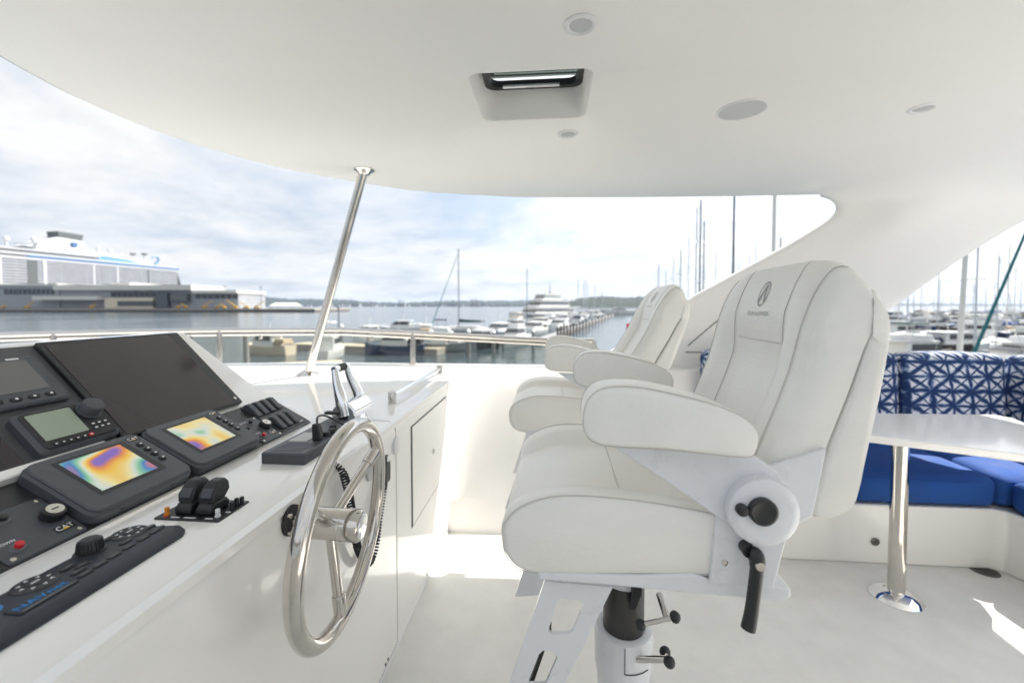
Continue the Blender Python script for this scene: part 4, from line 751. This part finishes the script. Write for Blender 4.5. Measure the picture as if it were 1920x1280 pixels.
# --- middle distance, seen over the rail
sailboat(860, 95, 15.5, 18.6, 'sailing boat with tall mast, dark green boom cover and furled forestay above the rail', cover='canvas_green', rz=186, mast='mast_dark', furl='canvas_teal', rm=.13)
sailboat(988, 140, 15, 18.2, 'sailing boat with thin dark mast just left of the big white motor yacht', cover='canvas_black', rz=188, mast='mast_dark', rm=.13)
motorboat(752, 92, 9.5, 'small white motor boat lying alone to the left of the tall mast', rz=190, fly=False, top='hull_white')
def superyacht():
    t = thing('superyacht', W(1018, 165), 'large three deck white motor yacht with dark windows and a mast on top', 'yacht', rz=R(232), local=True); L, B = 38, 9.0
    hullmesh(L, B, 3.0, 'hull', 'hull_white', t, .9, .25); z = 2.9
    for k, (x0, x1, w_, h_) in enumerate(((-15, 9, 4.2, 2.4), (-12, 6, 3.9, 2.4), (-8, 3, 3.2, 1.9))):
        sec = lambda a, c_, ww, zz: [(a, -ww, zz), (c_, -ww*.8, zz), (c_, ww*.8, zz), (a, ww, zz)]
        d_ = MB().loft([sec(x0, x1, w_, z), sec(x0, x1-1.6, w_*.96, z+h_)]).build('deck_house', 'hull_white', t, bevel=.1); MB().loft([sec(x0+.5, x1-.3, w_*1.01, z+1.1), sec(x0+.5, x1-1.15, w_*.985, z+h_-.75)]).build('window_band', 'window', d_)
        MB().loft([sec(x0-4, x1-.4, w_*1.06, z+h_), sec(x0-4, x1-.6, w_*1.06, z+h_+.28)]).build('deck_overhang', 'hull_white', t, bevel=.08); z += h_+.28
    MB().tube([(-11, -3.2, 5), (-8, -2.6, 8), (-6, -1.8, 10.6), (-5, 0, 11.2), (-6, 1.8, 10.6), (-8, 2.6, 8), (-11, 3.2, 5)], .45, 8).build('radar_arch', 'hull_white', t)
    MB().cyl((-4, 0, z), (-4.5, 0, z+4.2), .22, .08, 8).build('mast', 'mast_dark', t)
    for s_ in (-1.6, 1.6): b = MB(); b.rev((-4, s_, z), (0, 0, 1), [(0, .2), (.3, .6), (.8, .65), (1.2, .4), (1.35, .01)], 14); b.build('radar_dome', 'hull_white', t)
superyacht()
motorboat(1158, 290, 24, 'long white motor yacht at the far end of the long dock', rz=182)
# long pier with piles and small craft
def floating_dock(pa, da, pb, db, label, wd=2.2, m='timber', z=.55, planks=True):
    a = W(pa, da); b_ = W(pb, db); dr_ = (b_-a); L = dr_.length; t = thing('floating_dock', a, label, 'dock', 'floating docks', rz=math.atan2(dr_.y, dr_.x), local=True)
    b = MB(); b.box(0, L, -wd/2, wd/2, -.2, z); b.build('float', 'concrete', t); b = MB(); b.box(0, L, -wd/2-.06, wd/2+.06, z, z+.10); b.build('decking', m, t); return t, L
floating_dock(1008, 68, 1150, 265, 'long floating dock running out between the moored boats towards the hills', 1.6, 'pile_grey')
for k in range(20):
    f_ = k/19; dd = 1/((1-f_)/72+f_/262); px = 1046+(1158-1046)*f_; h_ = 2.3+random.uniform(-.4, .6)
    p = W(px, dd); t = thing('pier_pile', p, f'{ORD[k]} dark pile from the near end of the long dock', 'pile', 'piles along the long dock', local=True); MB().cyl((0, 0, -1), (0, 0, h_), .22, .20, 10).build('shaft', 'pile', t); MB().cyl((0, 0, h_), (0, 0, h_+.3), .26, .06, 10).build('cap', 'hull_white', t)
names = [('canvas_black', 'black canvas'), ('canvas_navy', 'navy canvas'), ('canvas_tan', 'tan canvas'), ('hull_white', 'white'), ('canvas_blue', 'blue canvas'), ('canvas_green', 'dark green canvas')]
for i, (px, d, L, c) in enumerate([(935, 78, 10, 0), (965, 92, 11, 2), (1000, 84, 10, 0), (1012, 105, 12, 3), (1030, 120, 11, 1), (1046, 100, 10, 3), (1056, 140, 12, 0), (1072, 165, 12, 3), (1084, 150, 11, 1), (1096, 190, 12, 3), (1108, 215, 13, 0), (1122, 235, 12, 3)]):
    motorboat(px, d, L, f'{ORD[i]} boat from the left along the long dock, with {names[c][1]} cover', rz=random.choice((250, 265, 80)), top=names[c][0], fly=i % 3 == 1, hull=random.choice(('hull_white', 'hull_white', 'hull_grey')))
b = MB(); a = W(1060, 305); b_ = W(1330, 330); b.box(0, (b_-a).length, -2, 2, -1, 1.3); t = thing('breakwater', a, 'long dark low breakwater behind the end of the dock', 'breakwater', rz=math.atan2((b_-a).y, (b_-a).x), local=True); q = b.build('wall', 'pile', t); b = MB(); b.box(0, (b_-a).length, -2.2, 2.2, 1.3, 1.7); b.build('walkway', 'concrete', t)
for i, (px, top, d) in enumerate([(1084, 513, 215), (1094, 524, 225), (1098, 522, 240), (1102, 530, 250), (1115, 536, 230), (1128, 545, 260)]):
    mh = (573-top)/F*d+H-WZ; sailboat(px, d, 12, mh, f'far sailing boat with the {ORD[i]} mast from the left before the headland', rz=random.uniform(60, 120), rm=.16, group='far sailing boats before the headland')
for i, (px, top, d, mm, r_) in enumerate(sorted([(1248, 508, 95, 'mast', .09), (1290, 445, 72, 'mast', .09), (1341, 470, 80, 'mast', .08), (1415, 455, 75, 'mast', .09), (1428, 500, 90, 'mast', .08), (1234, 495, 70, 'mast', .11), (1262, 482, 90, 'mast', .1), (1275, 466, 75, 'mast_dark', .1), (1304, 390, 62, 'mast', .11), (1311, 376, 58, 'mast_dark', .13), (1318, 415, 60, 'mast_dark', .11), (1373, 330, 50, 'mast_dark', .16), (1403, 478, 85, 'mast', .09), (1448, 330, 46, 'mast_white', .24), (1461, 445, 70, 'mast_dark', .13), (1384, 470, 95, 'mast', .09)])):
    mh = (573-top)/F*d+H-WZ; sailboat(px, d, 13, mh, f'sailing boat with the {ORD[i]} mast from the left between the chair backs', rz=random.uniform(90, 200), mast=mm, rm=r_, cover=random.choice(('canvas_navy', 'canvas_blue', 'canvas_black')), group='sailing boats behind the arch')
p = W(1178, 81); t = thing('channel_marker', p, 'bright red marker post standing in the water left of the farther chair back', 'marker post', local=True)
b = MB(); b.cyl((0, 0, -1), (0, 0, .25), .35, n=12); b.build('float_collar', 'hull_blue', t); b = MB(); b.cyl((0, 0, .2), (0, 0, 2.5), .32, n=14); b.build('post', 'marker_red', t); b = MB(); b.cyl((0, 0, 2.5), (0, 0, 2.62), .34, n=14); b.build('cap', 'marker_red', t)
# --- near boats seen through the windscreen
floating_dock(560, 60, 830, 53, 'pale floating dock seen through the windscreen left of its post', 3.0, 'hull_cream', .7); floating_dock(400, 36, 640, 40, 'pale floating dock seen low through the glass beside the slanting pole', 2.5, 'hull_cream', .7)
for px, d, L, hl, tp_, lab, fl, rz in [(690, 62, 8, 'hull_white', 'canvas_black', 'white boat with black cover beyond the dock left of the windscreen post', False, 260), (800, 66, 8, 'hull_white', 'canvas_tan', 'white boat with tan cover just right of the windscreen post', False, 100), (740, 46, 7.5, 'hull_blue', 'canvas_black', 'blue hulled motor boat behind the windscreen left of its post', False, 185), (835, 48, 8, 'hull_grey', 'canvas_navy', 'grey motor boat behind the windscreen right of its post', True, 8), (900, 52, 8, 'hull_dark', 'canvas_black', 'dark hulled motor boat with black cover in the middle of the right glass pane', False, 250), (965, 56, 9, 'hull_white', 'canvas_tan', 'white motor boat near the right end of the windscreen', True, 255), (618, 42, 7.5, 'hull_white', 'hull_white', 'white cabin boat seen through the glass just right of the slanting pole', True, 100), (500, 46, 7, 'hull_cream', 'canvas_tan', 'cream boat seen through the glass between dashboard and slanting pole', False, 170)]:
    motorboat(px, d*1.15, L, lab, hl, rz, tp_, 'boats seen through the windscreen', fl)
PL = ['just right of the slanting pole', 'beside the right edge of the dashboard', 'midway between slanting pole and windscreen post', 'in the middle of the right glass pane', 'right of the middle of the right glass pane', 'next to the armrest of the farther chair']
for i, (px, d, h_) in enumerate([(640, 54, 3.4), (460, 40, 3.2), (690, 58, 2.6), (878, 50, 3.0), (925, 55, 2.6), (1000, 60, 2.4)]):
    t = thing('dock_pile', W(px, d), f'grey pile seen through the windscreen {PL[i]}', 'pile', 'piles behind the windscreen', local=True); MB().cyl((0, 0, -1), (0, 0, h_), .25, n=10).build('shaft', 'pile_grey', t); MB().cyl((0, 0, h_), (0, 0, h_+.3), .28, .03, 10).build('cap', 'hull_white', t)
t = thing('mooring_pole', W(635, 75), 'thin dark pole standing in the water right of the slanting pole', 'pole', local=True); MB().cyl((0, 0, -1), (0, 0, 5.6), .10, n=8).build('shaft', 'mast_dark', t); MB().cyl((0, 0, 5.6), (0, 0, 5.9), .35, .25, 8).build('lamp', 'mast_dark', t)
# --- big marina on the right
sailboat(1800, 27, 12, 17, 'close sailing boat with cream mast and navy boom cover behind the bench', cover='canvas_navy', rz=5, mast='mast_white', rm=.16, group='sailing boats in the right marina', lean=-.4)
sailboat(1985, 24, 12, 16, 'close sailing boat with teal furled forestay at the right edge', cover='canvas_blue', rz=176, mast='mast', furl='canvas_teal', rm=.12, group='sailing boats in the right marina')
rows = [(38, 3, 10), (52, 4, 10), (70, 5, 11), (92, 6, 12), (120, 7, 12), (155, 8, 12), (205, 9, 13), (270, 9, 13)]; rn = ['first', 'second', 'third', 'fourth', 'fifth', 'sixth', 'seventh', 'eighth']; rr = random.Random(5)
for r_, (d, n, L) in enumerate(rows):
    for k in range(n):
        px = 1665+(k+.5)*(320/n)+rr.uniform(-8, 8); dd = d*rr.uniform(.95, 1.05); where = f'{ORD[k]} from left in {rn[r_]} row, right marina'; c = rr.randrange(6); hl = rr.choice(('hull_white', 'hull_white', 'hull_white', 'hull_blue', 'hull_cream'))
        if (k+r_) % 2: sailboat(px, dd, L, rr.uniform(11, 16), f'sailing boat with {names[c][1]} boom cover, {where}', hl, names[c][0], rz=rr.choice((10, 185, 95, 280)), mast=rr.choice(('mast', 'mast_white', 'mast')), rm=.07+d*.0004, group='sailing boats in the right marina')
        else: motorboat(px, dd, L, f'motor boat with {names[c][1]} canopy, {where}', hl, rr.choice((10, 185, 95, 280)), names[c][0], 'motor boats in the right marina', bool(rr.randrange(2)))
    floating_dock(1640, d*1.1, 2010, d*1.1, f'floating dock behind the {rn[r_]} row of boats in the right marina', 2.0)
# ================================================================== cruise terminal and ship
def along(p, q, f_): return p+(q-p)*f_
QD = 410
qa, qb = W(-260, QD), W(590, QD); ang = math.atan2((qb-qa).y, (qb-qa).x); QL = (qb-qa).length; UP = F/430                # quay frame: x along the quay, y away from the camera
def qx(px): return (px+260)/850*QL
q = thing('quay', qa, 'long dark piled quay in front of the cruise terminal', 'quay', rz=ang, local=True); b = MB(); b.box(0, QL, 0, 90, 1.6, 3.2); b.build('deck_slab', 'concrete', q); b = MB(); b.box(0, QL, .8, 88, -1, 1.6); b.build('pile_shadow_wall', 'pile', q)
for k in range(80): b = MB(); b.cyl((k*QL/80+2, .3, -1), (k*QL/80+2, .3, 1.7), .45, n=8); b.build('pile', 'pile', q)
def hq(y, dd=410): return (573-y)/F*dd+H-WZ                                # height above water of a picture row at that depth
tm = thing('terminal_building', qa, 'low grey cruise terminal building with pale flat roofs on the quay', 'building', rz=ang, local=True)
def tb_(x0, x1, y0, y1, ytop, ybot, m, name, d0=12): b = MB(); b.box(qx(x0), qx(x1), d0, 60, hq(ybot), hq(ytop)); return b.build(name, m, tm)
tb_(-250, 85, 0, 0, 535, 578, 'shed_grey', 'wall', 13); tb_(85, 430, 0, 0, 543, 578, 'shed_grey', 'wall', 14); tb_(80, 345, 0, 0, 533, 543, 'shed_roof', 'roof', 10); tb_(345, 432, 0, 0, 543.2, 549, 'shed_roof', 'roof', 10); tb_(175, 210, 0, 0, 528, 533, 'shed_roof', 'roof_plant', 20)
tb_(-250, 84, 0, 0, 531, 535, 'shed_roof', 'roof', 12); tb_(52, 172, 0, 0, 555, 562, 'shed_roof', 'canopy_roof', 4); tb_(180, 272, 0, 0, 558, 578, 'hull_cream', 'annex', 9); tb_(205, 272, 0, 0, 564, 574, 'shed_dark', 'annex_window', 8.6); tb_(278, 300, 0, 0, 548, 577, 'shed_dark', 'stair_tower', 9); tb_(306, 338, 0, 0, 550, 566, 'shed_dark', 'gangway_hall', 9)
for k in range(9): tb_(184+k*11, 193+k*11, 0, 0, 547, 556, 'window', 'window', 13.5)
for k in range(7): tb_(348+k*12, 357+k*12, 0, 0, 552, 559, 'window', 'window', 13.5)
for k in range(11): tb_(-20+k*9, -14+k*9, 0, 0, 541, 551, 'window', 'window', 12.5)
for k in range(6): tb_(308+k*5, 311+k*5, 0, 0, 552, 562, 'lcd_grey', 'window', 8.6)
tent = thing('pier_tent', W(536, QD+10), 'white pitched tent roof near the end of the quay', 'tent', rz=ang, local=True)
b = MB(); b.loft([[(-12, -8, 6.0), (-10, 0, 8.8), (-12, 8, 6.0)], [(12, -8, 6.0), (10, 0, 8.8), (12, 8, 6.0)]]); b.build('roof', 'hull_white', tent)
for x in (-11, 11):
    for y in (-7, 7): b = MB(); b.cyl((x, y, 3.1), (x, y, 6.1), .25, n=6); b.build('post', 'pile_grey', tent)
for i, (px, s_, fl) in enumerate([(6, .6, 1), (52, 1.2, 1), (172, .8, 1), (334, .6, 1), (349, .7, -1), (384, 1.2, 1), (408, .7, 1), (440, 1.3, -1), (462, 1.1, -1), (482, 1.2, 1), (420, .7, -1)]):
    t = thing('boom_lift', W(px, QD+3, WZ+3.2), f'{ORD[i]} yellow boom lift from the left on the quay', 'lift machine', 'yellow machines on the quay', rz=ang, local=True); b = MB(); b.box(-2.2*s_, 2.2*s_, -1, 1, .5, 1.9); b.build('chassis', 'machine_yellow', t)
    for x in (-1.5, 1.5): b = MB(); b.cyl((x*s_, -1.2, .55), (x*s_, 1.2, .55), .55, n=12); b.build('wheel', 'rubber', t)
    b = MB(); b.cyl((-1.5*s_*fl, 0, 1.8), (6*s_*fl, 0, 6.2*s_), .55, .35, 8); b.build('boom', 'machine_yellow', t)
def light_mast(px, d, top, label): t = thing('light_mast', W(px, d), label, 'light mast', 'masts on the quay', local=True); h_ = (573-top)/F*d+H-WZ; MB().cyl((0, 0, 2), (0, 0, h_), .3, .2, 8).build('pole', 'mast_dark', t); b = MB(); b.box(-1.5, 1.5, -.4, .4, h_-.6, h_+.2); b.build('lamp_bar', 'mast_dark', t)
light_mast(422, 436, 538, 'thin lamp mast at the right end of the terminal building'); light_mast(490, 436, 538, 'thin lamp mast on the quay left of the white tent')
# the ship: local x runs from the stern side (left, near) to the end at the right (far); y away from the camera
ZB = 60.0; KS = ZB/45.0
dA, dB = ZB*F/(98+30*.0896+2.6), ZB*F/68
pA = W(-29, ZB*F/(573-472.4)); pB = W(335, dB); sd_ = (pB-pA); SL = sd_.length; sa = math.atan2(sd_.y, sd_.x)
ship = thing('cruise_ship', pA, 'huge white cruise ship with blue deck band moored behind the terminal', 'ship', rz=sa, local=True)
ship.scale = (KS,)*3; SL /= KS; zb = (ZB+H-WZ)/KS                                                     # height of the blue band above the water
def sb(x0, x1, y0, y1, z0, z1, m, name, parent=ship): b = MB(); b.box(x0, x1, y0, y1, z0, z1); return b.build(name, m, parent)
x0s = -60.
MB().loft([[(x0s, 0, 0), (SL+2, 0, 0), (SL+18, 20, 0), (SL+2, 40, 0), (x0s, 40, 0)], [(x0s, 0, zb-26), (SL+8, 0, zb-26), (SL+26, 20, zb-26), (SL+8, 40, zb-26), (x0s, 40, zb-26)]]).build('hull', 'ship_white_shaded', ship)
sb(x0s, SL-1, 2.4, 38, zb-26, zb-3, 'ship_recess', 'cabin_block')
nd = 9; dh = 23/nd
for k in range(nd+1): sb(x0s, SL, .2, 3, zb-26.1+k*dh, zb-26.1+k*dh+.75, 'ship_white_shaded', 'deck_slab')
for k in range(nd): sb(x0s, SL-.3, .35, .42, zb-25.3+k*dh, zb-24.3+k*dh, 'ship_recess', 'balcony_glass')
for f_, wd_, mm in ((-.05, 2, 'ship_white_shaded'), (.06, 1.5, 'ship_white_shaded'), (.17, 7, 'ship_grey'), (.235, 2.5, 'ship_white_shaded'), (.47, 1.6, 'ship_white_shaded'), (.60, 1.6, 'ship_white_shaded'), (.79, 1.2, 'ship_grey')): sb(SL*f_, SL*f_+wd_, .0, 2.6, zb-26, zb-3.2, mm, 'facade_bay')
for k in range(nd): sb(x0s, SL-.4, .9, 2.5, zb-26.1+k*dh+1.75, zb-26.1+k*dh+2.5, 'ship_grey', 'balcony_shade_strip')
for k in range(16): sb(SL*k/16, SL*k/16+.25, .45, 2.6, zb-26, zb-3.2, 'ship_white_shaded', 'balcony_divider')
MB().loft([[(SL-1, 0, zb-3), (SL+1, 6, zb-3), (SL+1, 34, zb-3), (SL-1, 40, zb-3)], [(SL+7, 0, zb-26), (SL+18, 12, zb-26), (SL+18, 28, zb-26), (SL+7, 40, zb-26)]]).build('end_screen', 'ship_white_shaded', ship)
sb(x0s, SL+1, -.3, 40, zb-3.3, zb-1.2, 'ship_white_shaded', 'promenade_deck'); sb(SL*.17, SL+1.5, -.5, 40.2, zb-1.2, zb+.9, 'ship_blue', 'blue_band'); sb(x0s, SL*.17, -.4, 40.1, zb-1.2, zb+.9, 'ship_grey', 'band'); sb(x0s, SL, .6, 39, zb+.9, zb+2.6, 'ship_white_shaded', 'upper_deck'); sb(x0s, SL*.50, 1.5, 38, zb+2.6, zb+5.2, 'ship_grey', 'lido_windows'); sb(x0s, SL*.52, 1.2, 38, zb+5.2, zb+6.6, 'ship_white_shaded', 'lido_roof')
MB().loft([[(SL*.22, 4, zb+6.0), (SL*.86, 4, zb+2.0), (SL*.86, 36, zb+2.0), (SL*.22, 36, zb+6.0)], [(SL*.24, 6, zb+14), (SL*.80, 6, zb+8), (SL*.80, 34, zb+8), (SL*.24, 34, zb+14)]]).build('top_house', 'ship_white_shaded', ship)
MB().loft([[(SL*.50, 3.6, zb+2.6), (SL*.78, 3.6, zb+2.6), (SL*.78, 5, zb+2.6), (SL*.50, 5, zb+2.6)], [(SL*.52, 4.4, zb+8.2), (SL*.70, 4.4, zb+6.2), (SL*.70, 6, zb+6.2), (SL*.52, 6, zb+8.2)]]).build('pool_glazing', 'ship_pool', ship)
MB().loft([[(SL*.20, 10, zb+10), (SL*.50, 10, zb+10), (SL*.50, 30, zb+10), (SL*.20, 30, zb+10)], [(SL*.35, 13, zb+22), (SL*.47, 13, zb+21), (SL*.47, 27, zb+21), (SL*.35, 27, zb+22)]]).build('funnel_casing', 'ship_white_shaded', ship); MB().loft([[(SL*.36, 13, zb+21.5), (SL*.47, 13, zb+21), (SL*.47, 27, zb+21), (SL*.36, 27, zb+21.5)], [(SL*.355, 13, zb+28), (SL*.48, 13, zb+27.5), (SL*.48, 27, zb+27.5), (SL*.355, 27, zb+28)]]).build('funnel', 'ship_grey', ship); sb(SL*.41, SL*.435, 9.5, 12.9, zb+14, zb+18.5, 'ship_blue', 'funnel_badge')
for f_, z_, r_ in ((.13, 14, 2.6), (.24, 17, 2.0), (.55, 14.5, 2.4), (.615, 14, 2.4), (.68, 11, 1.6), (.93, 4, 1.8)):
    b = MB(); b.rev((SL*f_, 12, zb+z_-4), (0, 0, 1), [(-6, .9), (2, .9), (3.2, r_*.8), (4, r_), (4+r_*.8, r_*.75), (4+r_*1.2, .05)], 16); b.build('radome', 'ship_white_shaded', ship)
for f_, h_ in ((.755, 13), (.83, 14.5)): sb(SL*f_, SL*f_+1.4, 12, 14, zb+3, zb+h_, 'ship_white_shaded', 'mast'); sb(SL*f_-1.5, SL*f_+2.5, 11, 15, zb+h_, zb+h_+1.8, 'ship_grey', 'mast_head')
MB().tube(bez([(SL*.87, 8, zb+3), (SL*.89, 8, zb+6.5), (SL*.905, 8, zb+10), (SL*.89, 8, zb+13), (SL*.86, 8, zb+12)], 5), 1.1, 8).build('slide', 'ship_pool', ship)
# far port cranes and shore strip
for i, (px, d, s_) in enumerate([(668, 2600, 1.0), (700, 2700, .9), (753, 2600, 1.1), (890, 2600, 1.2), (900, 2700, 1.1), (1025, 2500, 1.2), (1040, 2500, 1.2), (645, 2700, .8)]):
    t = thing('gantry_crane', W(px, d), f'{ORD[i]} hazy gantry crane from the left on the far shore', 'crane', 'gantry cranes on the far shore', rz=R(20), local=True)
    for x in (-9, 9): b = MB(); b.box(x*s_-1.2, x*s_+1.2, -2, 2, 0, 34*s_); b.build('leg', 'rust' if i % 2 else 'far_city', t)
    b = MB(); b.box(-22*s_, 14*s_, -2, 2, 30*s_, 33*s_); b.build('girder', 'far_city', t); b = MB(); b.cyl((-8*s_, 0, 33*s_), (-34*s_, 0, 54*s_), 1.3, n=6); b.build('boom', 'far_city', t)
rr = random.Random(9)
sh = MB()
for k in range(90):
    px = 560+k*7.2; d = 2900+rr.uniform(-100, 300); p = W(px, d); s_ = rr.uniform(10, 40); sh.box(p.x-s_, p.x+s_, p.y-15, p.y+15, WZ, WZ+rr.uniform(5, 22))
o = sh.build('far_shore_buildings', 'far_city', flat=True); o['kind'] = 'stuff'; o['label'] = 'hazy line of port sheds along the far shore'; o['category'] = 'shoreline'

# ================================================================== haze
b = MB(); b.box(-9500, 9500, -9500, 16500, WZ-1, 210); hz = b.build('haze', 'white', flat=True); hz['kind'] = 'stuff'; hz['label'] = 'pale sea haze in the air'
hm_ = bpy.data.materials.new('haze'); hm_.use_nodes = True; t = hm_.node_tree; t.nodes.clear()
pv = N(t, 'ShaderNodeVolumePrincipled', {'Color': (.62, .76, 1.0, 1), 'Density': 4.0e-5, 'Anisotropy': .2}); N(t, 'ShaderNodeOutputMaterial', {'Volume': pv.outputs[0]}); hz.data.materials.clear(); hz.data.materials.append(hm_)
